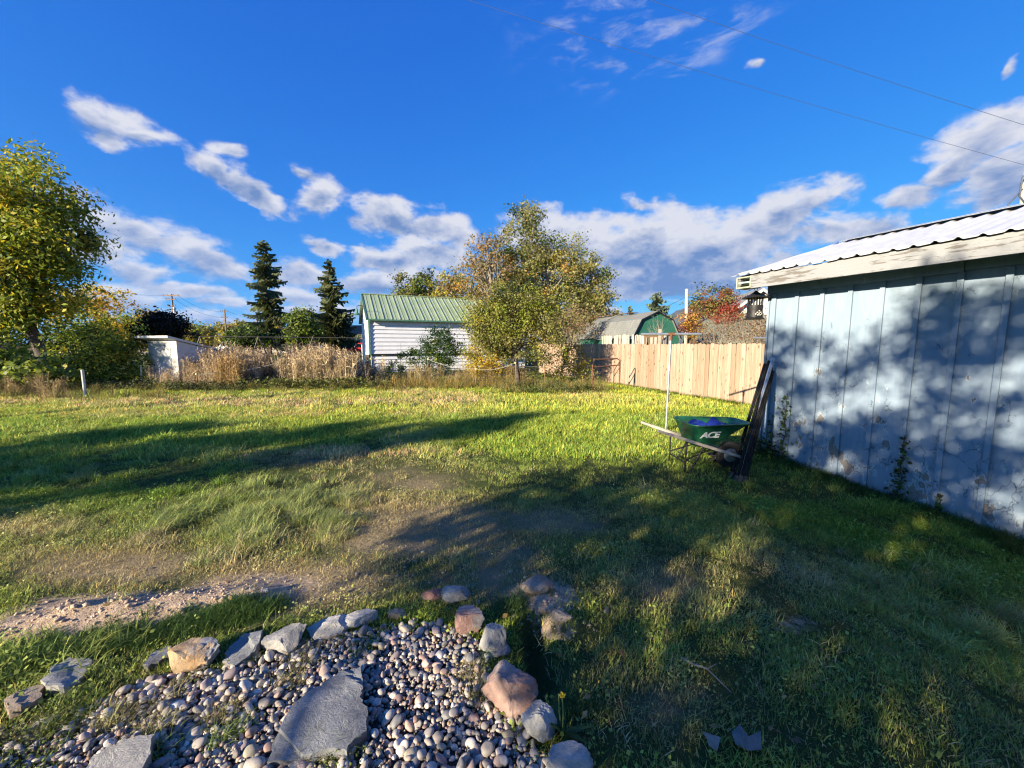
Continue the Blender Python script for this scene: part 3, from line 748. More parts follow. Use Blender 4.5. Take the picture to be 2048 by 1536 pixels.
b = MB(); b.bar((-.12, 1.7, 3.38), (-.1, 3.6, 3.42), .3, .025); b.bar((-.14, 4.2, 3.46), (-.14, 7.3, 3.44), .34, .025, (-.2, 0, 1)); b.build('ridge_board', M['rust'], gs)
b = MB(); P4 = [(-1.44, 1.93), (-.92, 2.905), (0, 3.33), (.92, 2.905), (1.44, 1.93)]
for A_, B_ in zip(P4[:-1], P4[1:]): b.bar((A_[0], -.115, A_[1] - .03), (B_[0], -.115, B_[1] - .03), .02, .05)
b.build('gable_trim', M['dark_metal'], gs)

# ------------------------------------------------------------------ little white coop on the left
cp = gp(303, 769)
coop = thing('coop', 'small white coop with a slanted flat roof in tall dry grass', 'coop', (cp.x, cp.y, 0), R(-17))
cw, cd = 1.66, 1.9
b = MB(); b.add([(0, 0, 0), (cw, 0, 0), (cw, cd, 0), (0, cd, 0), (0, 0, 1.78), (cw, 0, 1.78), (cw, cd, 1.25), (0, cd, 1.25)], [(3, 2, 1, 0), (4, 5, 6, 7), (0, 1, 5, 4), (1, 2, 6, 5), (2, 3, 7, 6), (3, 0, 4, 7)])
b.build('wall', M['white'], coop)
b = MB(); b.add([(-.15, -.32, 1.88), (cw + .06, -.32, 1.88), (cw + .06, cd + .2, 1.24), (-.15, cd + .2, 1.24), (-.15, -.32, 1.97), (cw + .06, -.32, 1.97), (cw + .06, cd + .2, 1.30), (-.15, cd + .2, 1.30)], [(3, 2, 1, 0), (4, 5, 6, 7), (0, 1, 5, 4), (1, 2, 6, 5), (2, 3, 7, 6), (3, 0, 4, 7)])
b.build('roof', M['white'], coop)
b = MB(); b.box(.9, 1.02, -.02, -.002, 1.42, 1.44); b.box(1.0, 1.015, -.02, -.002, 1.40, 1.62); b.build('latch', M['dark_metal'], coop)
MB().box(.35, 1.3, -.012, -.001, .15, 1.7).build('door', M['white'], coop)

# white stake at the left of the lawn, and fence posts
a = gp(171, 795); o = MB().tube([(0, 0, -.02), (.0, 0, .86)], .038, 10).build('white_stake', M['white'], None, smooth=40, loc=(a.x, a.y, 0)); tag(o, 'short white plastic stake at the lawn edge on the left', 'stake')
a = gp(284, 772); o = MB().tube([(0, 0, -.02), (.03, 0, .82)], .028, 8).build('grey_stake', M['galv'], None, smooth=40, loc=(a.x, a.y, 0)); tag(o, 'thin pale stake standing left of the white coop', 'stake')
wf = thing('wire_fence', 'sagging wire garden fence on thin stakes along the back of the lawn', 'fence', (0, 15, 0))
posts = [(395, 778, .55), (568, 774, .98), (743, 768, 1.05), (857, 766, 1.02), (952, 776, .72), (1030, 780, .98), (1090, 776, .9)]
PW = []
for (u, v, hh_) in posts:
    a = gp(u, v); PW.append((a.x, a.y - 15, hh_))
    b = MB(); b.tube([(a.x, a.y - 15, -.05), (a.x + random.uniform(-.03, .03), a.y - 15, hh_)], .017, 8); b.build('stake', 'brownwood', wf, smooth=50)
    b = MB(); b.box(a.x - .02, a.x + .02, a.y - 15.022, a.y - 14.98, hh_ - .03, hh_ + .035); b.build('stake_cap', mottled('yellow_cap', (.62, .58, .22), (.7, .66, .3), 20), wf)
def sag(A, B, d, n=14, nz=0):
    A = Vector(A); B = Vector(B); return [A.lerp(B, t) + Vector((0, 0, -d * 4 * t * (1 - t) + nz * random.uniform(-1, 1))) for t in np.linspace(0, 1, n)]
for i, (A, B) in enumerate(zip(PW[:-1], PW[1:])):
    MB().tube(sag(A, B, .12 if i not in (1,) else .55), .008, 4).build('rope', M['rope'], wf, smooth=60)
b = MB()
for i in (2, 3, 4, 5):
    A, B = PW[i], PW[i + 1]; L = math.hypot(B[0] - A[0], B[1] - A[1])
    for zf in (.2, .4, .6, .8): b.tube(sag((A[0], A[1], A[2] * zf), (B[0], B[1], B[2] * zf), .02, 4), .005, 3, False)
    for k in range(int(L / .16)):
        t = (k + .5) * .16 / L; x = A[0] + (B[0] - A[0]) * t; y = A[1] + (B[1] - A[1]) * t
        b.tube([(x, y, .0), (x, y, .8)], .005, 3, False)
b.build('wire_mesh', M['wire'], wf)
sw = thing('pipe_trellis', 'long dark pipe frame on A shaped legs behind the tall dry grass', 'frame', (0, 18, 0))
for k, u in enumerate((400, 517, 626)):
    a = at(u, 673, 18.4)
    b = MB(); b.tube([(a.x, .4, a.z), (a.x - .62, .1, 0)], .028, 6); b.tube([(a.x, .4, a.z), (a.x + .62, .7, 0)], .028, 6); b.build('leg', M['dark_metal'], sw)
a0, a1 = at(400, 673, 18.4), at(727, 676, 18.4)
MB().tube([(a0.x, .4, a0.z), (a1.x, .4, a1.z)], .022, 6).build('top_bar', M['dark_metal'], sw, smooth=50)

# ------------------------------------------------------------------ houses far behind
def house(label, loc, rotz, w, d, h, rise, wallm, roofm, wins=(), door=None, ridge='x', chimney=None):
    t = thing('house', label, 'house', loc, rotz)
    MB().box(0, w, 0, d, -.2, h).build('wall', wallm, t)
    ov = .45
    if ridge == 'x':                                   # ridge along the front
        for (y0, y1) in ((-ov, d / 2), (d + ov, d / 2)):
            ze = h - .1
            b = MB(); b.add([(-ov, y0, ze), (w + ov, y0, ze), (w + ov, y1, h + rise), (-ov, y1, h + rise), (-ov, y0, ze + .16), (w + ov, y0, ze + .16), (w + ov, y1, h + rise + .16), (-ov, y1, h + rise + .16)],
                            [(3, 2, 1, 0), (4, 5, 6, 7), (0, 1, 5, 4), (1, 2, 6, 5), (2, 3, 7, 6), (3, 0, 4, 7)]); b.build('roof', roofm, t)
        b = MB(); b.add([(0, 0, h), (0, d, h), (0, d / 2, h + rise - .05), (w, 0, h), (w, d, h), (w, d / 2, h + rise - .05)], [(0, 1, 2), (3, 5, 4)]); b.build('gable', wallm, t)
    else:                                              # gable to the front
        MB().prism([(0, h), (w, h), (w / 2, h + rise)], 0, d).build('gable', wallm, t)
        for sgn in (0, 1):
            xe = -ov if sgn == 0 else w + ov; ze = h - ov * rise / (w / 2)
            b = MB(); b.prism([(xe, ze), (w / 2, h + rise), (w / 2, h + rise + .18), (xe, ze + .18)], -ov, d + ov); b.build('roof', roofm, t)
            b = MB(); b.prism([(xe, ze - .12), (w / 2, h + rise - .12), (w / 2, h + rise + .14), (xe, ze + .14)], -ov - .06, -ov - .005); b.build('barge_board', M['white'], t)
    for (x, z, ww, wh) in wins:
        wn = MB().box(x, x + ww, -.06, -.01, z, z + wh).build('window', M['white'], t)
        MB().box(x + .08, x + ww - .08, -.085, -.062, z + .08, z + wh - .08).build('pane', M['glass'], wn)
    if door:
        x, dw, dh = door; MB().box(x, x + dw, -.05, -.005, 0, dh).build('door', M['greywood'], t)
    if chimney:
        x, y, s_, hh = chimney; MB().box(x, x + s_, y, y + s_, h, h + rise + hh).build('chimney', M['rust'], t)
    return t
RF = {'brown': mottled('brown_roof', (.13, .085, .06), (.20, .13, .09), 3, .9), 'grey': mottled('grey_roof', (.16, .16, .155), (.24, .24, .23), 3, .9),
      'olive': mottled('olive_roof', (.13, .14, .10), (.20, .21, .15), 5, .95, c3=(.10, .11, .08)), 'green': mottled('green_grey_roof', (.12, .17, .13), (.18, .24, .19), 3, .9)}
a = at(518, 702, 74); house('cream bungalow with green grey roof beside the left tall spruce', (a.x, a.y, 0), R(-6), 9.5, 8, 2.3, 1.3, M['cream'], RF['green'], [(1.2, .9, 1.6, 1.1), (5.0, .9, 1.2, 1.1)], (7.2, 1, 2.0))
a = at(560, 702, 95); house('brown roofed house between the two spruces', (a.x, a.y, 0), R(4), 12, 9, 3.2, 2.6, M['cream'], RF['brown'], [(2, 1, 1.6, 1.2), (7, 1, 1.6, 1.2)])
a = at(634, 702, 68); house('tan house with brown tiled roof behind the right spruce', (a.x, a.y, 0), R(-8), 11, 8, 2.9, 2.0, M['cream'], RF['brown'], [(2.3, .9, 1.2, 1.3), (5.8, .9, 1.0, 1.3)], (4.3, 1, 2.1))
a = at(1448, 640, 34); house('white gabled house behind the hanging lantern', (a.x, a.y, 0), R(-10), 5.6, 8, 4.0, 2.2, M['white'], RF['grey'], [], None, 'y')
a = at(1405, 690, 25)
hs = house('low garage with an olive shingle roof behind the right part of the fence', (a.x, a.y, 0), R(-18), 9.5, 7, 1.8, 1.45, M['brownwood'], RF['olive'])

# ------------------------------------------------------------------ vehicles in the street
def vehicle(name, cat, label, u, v, Y, rotz, L, paint, kind):
    a = at(u, v, Y); t = thing(name, label, cat, (a.x, a.y, 0), rotz)
    W = 1.8
    pm_ = mottled(name + '_paint', paint, tuple(min(1, c_ * 1.15) for c_ in paint), 2, .28, .1, bstr=.0, spec=.6)
    if kind == 'pickup':
        body = [(0, .45), (0, .95), (.25, 1.06), (1.35, 1.12), (L, 1.12), (L, .45)]; cab = [(1.25, 1.11), (1.85, 1.78), (3.1, 1.80), (3.3, 1.11)]; wx = (.9, L - 1.0)
    elif kind == 'van':
        body = [(0, .45), (0, .95), (.3, 1.1), (.9, 1.2), (L, 1.25), (L, .45)]; cab = [(.8, 1.19), (1.5, 2.05), (L - .05, 2.1), (L, 1.24)]; wx = (.9, L - .9)
    else:
        body = [(0, .4), (0, .75), (.25, .9), (1.2, .98), (L - .7, 1.0), (L, .92), (L, .4)]; cab = [(1.1, .97), (1.85, 1.42), (3.2, 1.44), (L - .55, .99)]; wx = (.85, L - .9)
    MB().prism(body, 0, W).build('body', pm_, t, bevel=.06)
    MB().prism(cab, .12, W - .12).build('cabin', pm_, t, bevel=.05)
    cx0, cx1 = cab[0][0], cab[-1][0]; zt = cab[1][1]
    wn = [(cab[0][0] + .25, cab[0][1] + .06), (cab[1][0] + .08, zt - .10), (cab[2][0] - .08, zt - .10), (cab[3][0] - .2, cab[3][1] + .06)]
    MB().prism(wn, .105, .118).build('window', M['glass'], t); MB().prism(wn, W - .118, W - .105).build('window', M['glass'], t)
    b = MB(); b.add([(cab[0][0] + .05, .2, cab[0][1] + .06), (cab[0][0] + .05, W - .2, cab[0][1] + .06), (cab[1][0] - .06, W - .25, zt - .08), (cab[1][0] - .06, .25, zt - .08)], [(0, 1, 2, 3)]); b.build('windscreen', M['glass'], t)
    for x in wx:
        for y in (0.02, W - .2):
            b = MB(); b.lathe([(.33, -.1), (.34, -.06), (.34, .06), (.33, .1)], 16); w = b.build('wheel', M['rubber'], t, smooth=40); w.rotation_euler = (R(90), 0, 0); w.location = (x, y + .1, .34)
            b = MB(); b.lathe([(.19, -.108), (.2, -.1), (.2, .1), (.19, .108)], 12); b.build('rim', M['galv'], w, smooth=40)
    for y in (.15, W - .4): MB().box(-.02, .03, y, y + .25, .72 if kind != 'car' else .62, .88 if kind != 'car' else .74).build('headlight', M['white'], t)
    return t
vehicle('pickup_truck', 'truck', 'bright red pickup truck beside the white barn', 688, 702, 52, R(4), 5.2, (.50, .02, .025), 'pickup')
vehicle('parked_car', 'car', 'dark maroon car by the green shrub on the left', 432, 703, 58, R(-5), 4.4, (.14, .02, .03), 'car')
vehicle('parked_van', 'van', 'white van behind the maroon car', 428, 703, 66, R(-4), 5.0, (.70, .70, .68), 'van')
vehicle('parked_car', 'car', 'dark blue grey car between the two spruces', 598, 703, 50, R(-10), 4.5, (.04, .05, .09), 'car')
vehicle('parked_car', 'car', 'nearly black car at the foot of the right spruce', 634, 704, 54, R(-6), 4.4, (.02, .015, .018), 'car')

# ------------------------------------------------------------------ utility poles and wires
def upole(label, u, vtop, Y, arms, r=.13, lean=0.0, mat='brownwood'):
    a = at(u, vtop, Y); t = thing('utility_pole', label, 'utility pole', (a.x, a.y, 0))
    MB().tube([(0, 0, -.2), (lean * a.z, 0, a.z)], [r * 1.2, r * .85], 10).build('pole', M[mat], t, smooth=50)
    for (dz, w) in arms:
        MB().box(-w / 2, w / 2, -r - .1, -r, a.z - dz - .06, a.z - dz + .06).build('crossarm', M['brownwood'], t)
        for k in (-.45, -.2, .2, .45): MB().tube([(k * w, -r - .05, a.z - dz + .06), (k * w, -r - .05, a.z - dz + .2)], .035, 6).build('insulator', M['glass'], t)
    return t, a
M['polewood'] = wood('pale_pole_wood', (.50, .42, .32), (.62, .54, .43), None, 2, .5, .9, .05, False)
t1, pa = upole('tall utility pole with several crossarms behind the dark maple', 343, 588, 62, [(.25, 2.6), (.85, 1.6), (1.9, 1.4)])
MB().tube([(.25, 0, pa.z - 2.9), (.25, 0, pa.z - 2.1)], .2, 10).build('transformer', M['galv'], t1, smooth=50)
t2, pb = upole('utility pole left of the spruces above the dark round shrub', 449, 619, 78, [(.35, 1.6), (1.6, 1.3)])
t3, pc = upole('slim pale pole in front of the left tall spruce', 514, 640, 62, [], .1)
t4, pd = upole('bare pale leaning wooden pole beside the red leaved tree', 1379, 578, 26, [], .11, -.035, 'polewood')
t5, pe = upole('pale utility pole rising behind the blue shed roof', 2060, 330, 9.5, [], .10, 0, 'polewood')
b = MB()
b.tube([(-.12, -.15, pe.z - .1), (-.34, -.16, pe.z - .35), (-.36, -.16, pe.z - .75), (-.14, -.14, pe.z - .95)], .018, 6); b.tube([(-.3, -.16, pe.z - .6), (-.62, -.18, pe.z - .95), (-.66, -.18, pe.z - 1.25), (-.5, -.16, pe.z - 1.3), (-.42, -.16, pe.z - 1.15), (-.6, -.18, pe.z - 1.2)], .016, 6)
b.tube([(-.6, -.18, pe.z - 1.28), (-1.6, -.1, pe.z - 1.75)], .018, 6); b.build('cable', M['cable'], t5, smooth=60)
def span(label, A, B, d, r):
    o = MB().tube(sag(A, B, d, 40), r, 5).build('overhead_wire', M['cable'], None, smooth=60); tag(o, label, 'wire', 'overhead wires'); return o
span('lower overhead wire sagging across the sky towards the shed', at(380, -180, 16), at(2130, 352, 19), .25, .007)
span('upper overhead wire crossing the sky through the wisps', at(800, -180, 15), at(2260, 315, 18), .22, .007)
span('power line from the tall crossarm pole towards the next pole', (pa.x + .9, pa.y, pa.z - .2), (pb.x - .5, pb.y, pb.z - .3), .8, .02)
span('second power line below the tall crossarm pole', (pa.x + .4, pa.y, pa.z - .8), (pb.x + .4, pb.y, pb.z - 1.5), .9, .02)
span('power line running left from the tall crossarm pole', (pa.x - .9, pa.y, pa.z - .2), at(60, 560, 58), .6, .02)
span('power line running right from the pole above the shrub', (pb.x + .5, pb.y, pb.z - .3), at(560, 640, 85), .7, .02)
span('service wire reaching the leaning pole from the left', (pd.x - .2, pd.y, pd.z - .5), at(1230, 640, 40), .4, .015)
span('service wire from the leaning pole to the white house', (pd.x - .2, pd.y, pd.z - .5), at(1520, 592, 33), .3, .015)

# ------------------------------------------------------------------ wheelbarrow
WA = math.atan2(.06, 1.0); WS = .91; WL = (1.82, 5.02, -.025)
wb = thing('wheelbarrow', 'dark green wheelbarrow with pale wooden handles and white lettering', 'wheelbarrow', WL, WA); wb.scale = (WS, WS, WS)
M['wbgreen'] = mottled('green_enamel', (.008, .075, .036), (.014, .10, .05), 9, .38, 0, bstr=.12, bdist=.003, spec=.5, c3=(.045, .075, .04))
M['handle'] = wood('handle_wood', (.42, .35, .28), (.58, .50, .42), None, 0, 1.0, .75, .05, False)
ln = 1.33
for sg in (-1, 1):
    A_ = Vector((0, sg * .30, .645)); B_ = Vector((ln, sg * .14, .20))
    b = MB(); b.bar(A_ + (B_ - A_) * .12, B_, .042, .042); b.bar(A_, A_ + (B_ - A_) * .125, .034, .034); b.build('handle', M['handle'], wb, bevel=.006)
def rrect(x0, x1, w0, w1, z, r=.12, n=4):
    """rounded outline: rear edge at x0 (width w0), front edge at x1 (width w1)"""
    pts = []
    cs = [(x0, -w0, 1, 1, 180), (x1, -w1, -1, 1, 270), (x1, w1, -1, -1, 0), (x0, w0, 1, -1, 90)]
    for (cx, cy, sx_, sy_, a0) in cs:
        for k in range(n + 1):
            t = R(a0 + 90.0 * k / n); pts.append((cx + sx_ * r + r * math.cos(t), cy + sy_ * r + r * math.sin(t), z))
    return pts
def loft(rings, close_bottom=True):
    b = MB(); n = len(rings[0]); vs = [p for r_ in rings for p in r_]
    fs = [(i * n + j, i * n + (j + 1) % n, (i + 1) * n + (j + 1) % n, (i + 1) * n + j) for i in range(len(rings) - 1) for j in range(n)]
    if close_bottom: fs.append(tuple(range(n))[::-1])
    return b.add(vs, fs)
def tray_ring(t, z, inset=0.0):
    # t = 0 at the floor of the tray, 1 at the rim; the nose sweeps forward
    x0 = .60 + (.50 - .60) * t + inset; x1 = .88 + (1.40 - .88) * t ** .9 - inset
    w0 = .22 + (.345 - .22) * t - inset; w1 = .17 + (.25 - .17) * t - inset
    return rrect(x0, x1, w0, w1, z, .09 + .05 * t)
ts = [0, .12, .3, .5, .7, .88, 1.0]
rings = [tray_ring(t, .385 + .315 * t) for t in ts]
inner = [tray_ring(t, .393 + .315 * t, .008) for t in ts][::-1]
b = loft(rings + [tray_ring(1.0, .715, -.018), tray_ring(1.0, .722, -.012), tray_ring(1.0, .717, 0)] + inner[1:-1] + [inner[-1]])
n = len(rings[0]); k = len(b.v) // n; b.f.append(tuple((k - 1) * n + j for j in range(n)))
tray = b.build('tray', M['wbgreen'], wb, smooth=50)
b = MB(); rim = tray_ring(1.0, .712, -.012); b.tube(rim + [rim[0]], .011, 6, False); b.build('rim', M['wbgreen'], tray, smooth=60)
# blue plastic in the tray
b = MB(); rr_ = np.random.default_rng(3); vs = []
for i in range(12):
    for j in range(8):
        x = .66 + .56 * i / 11; y = -.16 + .36 * j / 7
        vs.append((x, y, .61 + .10 * math.sin(i * 1.1 + j * .7) * math.cos(j * .9) * .5 + rr_.uniform(-.015, .02) + .06 * (j / 7)))
b.add(vs, [(i * 8 + j, (i + 1) * 8 + j, (i + 1) * 8 + j + 1, i * 8 + j + 1) for i in range(11) for j in range(7)])
o = b.build('blue_tarp', mottled('blue_plastic', (.012, .02, .16), (.02, .035, .25), 9, .3, spec=.6), None, smooth=40); o.matrix_world = Matrix.Translation(WL) @ Matrix.Rotation(WA, 4, 'Z') @ Matrix.Diagonal((WS, WS, WS, 1)); tag(o, 'crumpled dark blue plastic lying inside the wheelbarrow tray', 'tarp')
sd = o.modifiers.new('t', 'SOLIDIFY'); sd.thickness = .004
# legs, brace, wheel
for sg in (-1, 1):
    b = MB(); b.tube([(.45, sg * .245, .50), (.44, sg * .235, .03), (.52, sg * .23, .01), (.72, sg * .215, .40)], .013, 8); b.build('leg', M['dark_metal'], wb, smooth=50)
b = MB(); b.tube([(.45, -.24, .16), (.45, .24, .16)], .010, 6); b.tube([(.44, -.235, .2), (.85, -.18, .34)], .010, 6); b.tube([(.44, .235, .2), (.85, .18, .34)], .010, 6); b.build('leg_brace', M['dark_metal'], wb)
b = MB(); b.lathe([(.10, -.03), (.15, -.045), (.185, -.042), (.20, -.02), (.20, .02), (.185, .042), (.15, .045), (.10, .03)], 28)
w = b.build('wheel', M['rubber'], wb, smooth=50); w.rotation_euler = (R(90), 0, 0); w.location = (1.24, 0, .2)
b = MB(); b.lathe([(.02, -.05), (.10, -.032), (.102, .032), (.02, .05)], 20); b.build('rim', M['galv'], w, smooth=40)
b = MB(); b.tube([(1.24, -.15, .2), (1.24, .15, .2)], .01, 8); b.build('axle', M['dark_metal'], wb)
# lettering on the near side of the tray
cu = bpy.data.curves.new('tray_text', 'FONT'); cu.body = 'ACE'; cu.size = .135; cu.extrude = .0012; cu.align_x = 'CENTER'; cu.align_y = 'CENTER'; cu.shear = .12; cu.space_character = .88; cu.offset = .0045; cu.resolution_u = 4
tmp = bpy.data.objects.new('tray_text_curve', cu); COL.objects.link(tmp)
dg = bpy.context.evaluated_depsgraph_get(); me = bpy.data.meshes.new_from_object(tmp.evaluated_get(dg)); bpy.data.objects.remove(tmp, do_unlink=True)
tx = link('lettering', me, mottled('white_print', (.72, .74, .72), (.8, .82, .8), 20, .6), wb)
def side_y(t, x):
    x0 = .60 + (.50 - .60) * t; x1 = .88 + (1.40 - .88) * t ** .9; f = (x - x0) / (x1 - x0)
    return -((.22 + .125 * t) * (1 - f) + (.17 + .08 * t) * f)
tc = .58; xc = .76
yc = side_y(tc, xc); ya = side_y(tc + .1, xc); slope = math.atan2(-(ya - yc), .0315); yw = math.atan2(side_y(tc, xc + .1) - side_y(tc, xc - .1), .2)
tx.matrix_local = Matrix.Translation((xc, yc - .016, .385 + .315 * tc)) @ Matrix.Rotation(yw, 4, 'Z') @ Matrix.Rotation(R(90) + slope, 4, 'X') @ Matrix.Diagonal((1.22, 1, 1, 1))
# coil of hose and straw below the barrow
hc = gp(1446, 918)
b = MB(); pts = []
for k in range(130):
    t = k / 130 * 2 * math.pi * 4.3; r_ = .17 + .035 * math.sin(t * .63) + .01 * (k % 7) / 7; pts.append((r_ * math.cos(t), .8 * r_ * math.sin(t), .02 + .00065 * k + .01 * math.sin(t * 1.7)))
b.tube(pts, .011, 6); o = b.build('hose_coil', M['rubber'], None, smooth=60, loc=(hc.x, hc.y, tz(hc.x, hc.y))); tag(o, 'dark coil of hose on the ground under the wheelbarrow', 'hose')

# ------------------------------------------------------------------ dark posts leaning on the shed corner
M['darkpost'] = wood('dark_post', (.010, .010, .010), (.028, .027, .026), (.12, .11, .10), 2, .8, .75, .3, False)
specs = [(1463, 944, 1530, 728, .038, 'M', 'leftmost dark post of the bundle leaning on the shed corner'), (1472, 950, 1538, 722, .036, 'M', 'second dark post from the left in the leaning bundle'),
         (1481, 951, 1543, 735, .036, 'M', 'middle dark post of the bundle leaning on the shed'), (1490, 950, 1546, 742, .034, 'M', 'right dark post of the leaning bundle nearest the wall'),
         (1476, 940, 1546, 716, .036, 'G', 'grey metal channel sticking up behind the leaning dark posts')]
for (u0, v0, u1, v1, w, mm, lab) in specs:
    A_ = gp(u0, v0); A_.z = tz(A_.x, A_.y) - .01
    B_ = at(u1, v1, 5.56 - .02 * specs.index((u0, v0, u1, v1, w, mm, lab)))
    d = B_ - A_; L = d.length
    t = thing('leaning_post', lab, 'post', A_, 0, 'posts leaning on the shed corner')
    t.rotation_euler = d.to_track_quat('Z', 'Y').to_euler()
    mt = M['darkpost'] if mm == 'M' else M['galv']
    b = MB(); b.box(-w / 2, w / 2, -.006, .006, 0, L); b.box(-.006, .006, .0065, w * .8, 0, L); b.box(-w / 2, -w / 2 + .006, -.02, -.0065, 0, L); b.box(w / 2 - .006, w / 2, -.02, -.0065, 0, L); b.build('shaft', mt, t)
    if mm == 'M':
        b = MB(); b.box(-w / 2 - .004, w / 2 + .004, -.022, w * .82, -.01, .06 + .03 * random.random()); b.build('weathered_foot', M['bark'], t)

# ------------------------------------------------------------------ trees and shrubs
def leaf_quads(cen, out, size, cols, droop=0.25, aspect=.55, rng=RNG):
    """diamond leaves, each two triangles: centres (N,3), outward dirs (N,3), size (N,), colour (N,3)"""
    n = len(cen)
    nrm = unit(rng.normal(size=(n, 3)) + out * .9 + np.array([0, 0, .45]))
    t = unit(np.cross(nrm, rng.normal(size=(n, 3))))
    t[:, 2] -= droop; t = unit(t - nrm * np.sum(t * nrm, 1, keepdims=True))
    b = np.cross(nrm, t)
    s = size[:, None]
    v = np.stack([cen - t * s * .5, cen + b * s * aspect * .5 + nrm * s * .07 - t * s * .05, cen + t * s * .5, cen - b * s * aspect * .5 + nrm * s * .07 - t * s * .05], 1).reshape(-1, 3)
    f = np.arange(4 * n).reshape(n, 4)
    return v, f, np.repeat(cols, 4, 0)
def pick_cols(pal, n, rng=RNG, jit=.16):
    pal = [(c, w) for c, w in pal]; w = np.array([p_[1] for p_ in pal], float); w /= w.sum()
    idx = rng.choice(len(pal), n, p=w); c = np.array([p_[0] for p_ in pal])[idx]
    return np.clip(c * (1 + rng.normal(size=(n, 1)) * jit), .004, .9)
def blobs_px(spec, Y, dy=0.0, dep=.8):
    out = []
    for (u, v, ru, rv) in spec:
        c = at(u, v, Y); k = c.y / FPX
        out.append((np.array(c) + np.array([0, dy, 0]), np.array([ru * k * 1.05, (ru + rv) / 2 * k * dep, rv * k])))
    return out
def tree(name, label, cat, base, blobs, pal, nclump, nleaf, lsize, trunk_r=.15, bark='bark', clump_r=.5, droop=.25, trunk_top=None, limbs=10, group=None, patch=True, fill=.55, aspect=.55, seed=1):
    rng = np.random.default_rng(seed)
    t = thing(name, label, cat, base, 0, group)
    B = np.array(base, float)
    vol = np.array([np.prod(r) for _, r in blobs]); pr = vol / vol.sum()
    idx = rng.choice(len(blobs), nclump, p=pr)
    d = unit(rng.normal(size=(nclump, 3))); rad = rng.uniform(fill ** 3, 1, size=(nclump, 1)) ** (1 / 3)
    C0 = np.array([blobs[i][0] for i in idx]); R0 = np.array([blobs[i][1] for i in idx])
    cc = C0 + d * rad * R0
    cc[:, 2] = np.maximum(cc[:, 2], B[2] + .08)
    cr = clump_r * rng.uniform(.55, 1.25, nclump)
    ccol = pick_cols(pal, nclump, rng, .10)
    per = np.maximum(3, (nleaf * cr ** 2 / np.sum(cr ** 2)).astype(int)); k = np.repeat(np.arange(nclump), per); n = len(k)
    off = rng.normal(size=(n, 3)) * cr[k][:, None] * .5 * np.array([1, 1, .75])
    p = cc[k] + off; p[:, 2] = np.maximum(p[:, 2], B[2] + .03)
    mid = C0[k]; outw = unit(unit(p - mid) * .6 + unit(off) * .7)
    cols = ccol[k] * (1 + rng.normal(size=(n, 1)) * .13) if patch else pick_cols(pal, n, rng)
    mixm = rng.random(n) < .25; cols[mixm] = pick_cols(pal, int(mixm.sum()), rng)
    v, f, c = leaf_quads(p - B, outw, lsize * rng.uniform(.6, 1.35, n), np.clip(cols, .003, .9), droop, aspect, rng)
    np_mesh('crown', v, f, M['leaf'], t, c)
    # trunk and limbs
    cm = np.mean(cc, 0) - B; top = trunk_top if trunk_top else (np.max(cc[:, 2]) - B[2]) * .8
    tp = []
    for i in range(7):
        s_ = i / 6; tp.append((cm[0] * .8 * s_ ** 1.6 + rng.normal() * trunk_r * .35 * (i > 0), cm[1] * .8 * s_ ** 1.6 + rng.normal() * trunk_r * .35 * (i > 0), -.1 + (top + .1) * s_))
    MB().tube(tp, [trunk_r * (1.25 if i == 0 else 1 - .8 * i / 6) for i in range(7)], 8).build('trunk', M[bark], t, smooth=60)
    b = MB(); tr = np.array(tp)
    for q in rng.choice(nclump, min(limbs, nclump), replace=False):
        e = cc[q] - B; z0 = max(.12 * top, min(e[2] - .2, top * .92)) * rng.uniform(.55, .9); s_ = min(5.99, max(.3, (z0 + .1) / (top + .1) * 6)); i = int(s_)
        a_ = tr[i] + (tr[i + 1] - tr[i]) * (s_ - i); m_ = a_ * .45 + e * .55 + np.array([0, 0, -.05 * np.linalg.norm(e - a_)]) + rng.normal(size=3) * .05
        r0 = trunk_r * (1 - .13 * s_) * .5
        b.tube([a_, m_, e], [r0, r0 * .6, r0 * .18], 5, False)
    if b.v: b.build('branches', M[bark], t, smooth=60)
    return t
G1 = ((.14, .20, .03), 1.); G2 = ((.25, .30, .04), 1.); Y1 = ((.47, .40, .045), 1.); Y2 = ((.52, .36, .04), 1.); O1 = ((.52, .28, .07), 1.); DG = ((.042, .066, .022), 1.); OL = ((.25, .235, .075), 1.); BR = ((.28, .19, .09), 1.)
def P(*a): return [((x[0]), w) for x, w in a]
# big yellow-green tree at the left edge
tree('boxelder_tree', 'large yellow green autumn tree at the left edge', 'tree', (at(86, 720, 17.5).x, 17.5, 0),
     blobs_px([(40, 366, 75, 64), (10, 470, 130, 110), (85, 450, 70, 90), (70, 590, 85, 80), (-30, 600, 110, 90), (-100, 480, 110, 160), (120, 560, 40, 70)], 17.5, 0, .9),
     P((G1, 2.4), (G2, 5), (Y1, 2.6), (Y2, .8), (DG, .7)), 520, 56000, .21, .26, 'bark', .75, .55, 6.5, 40, seed=3, fill=.35, aspect=.42)
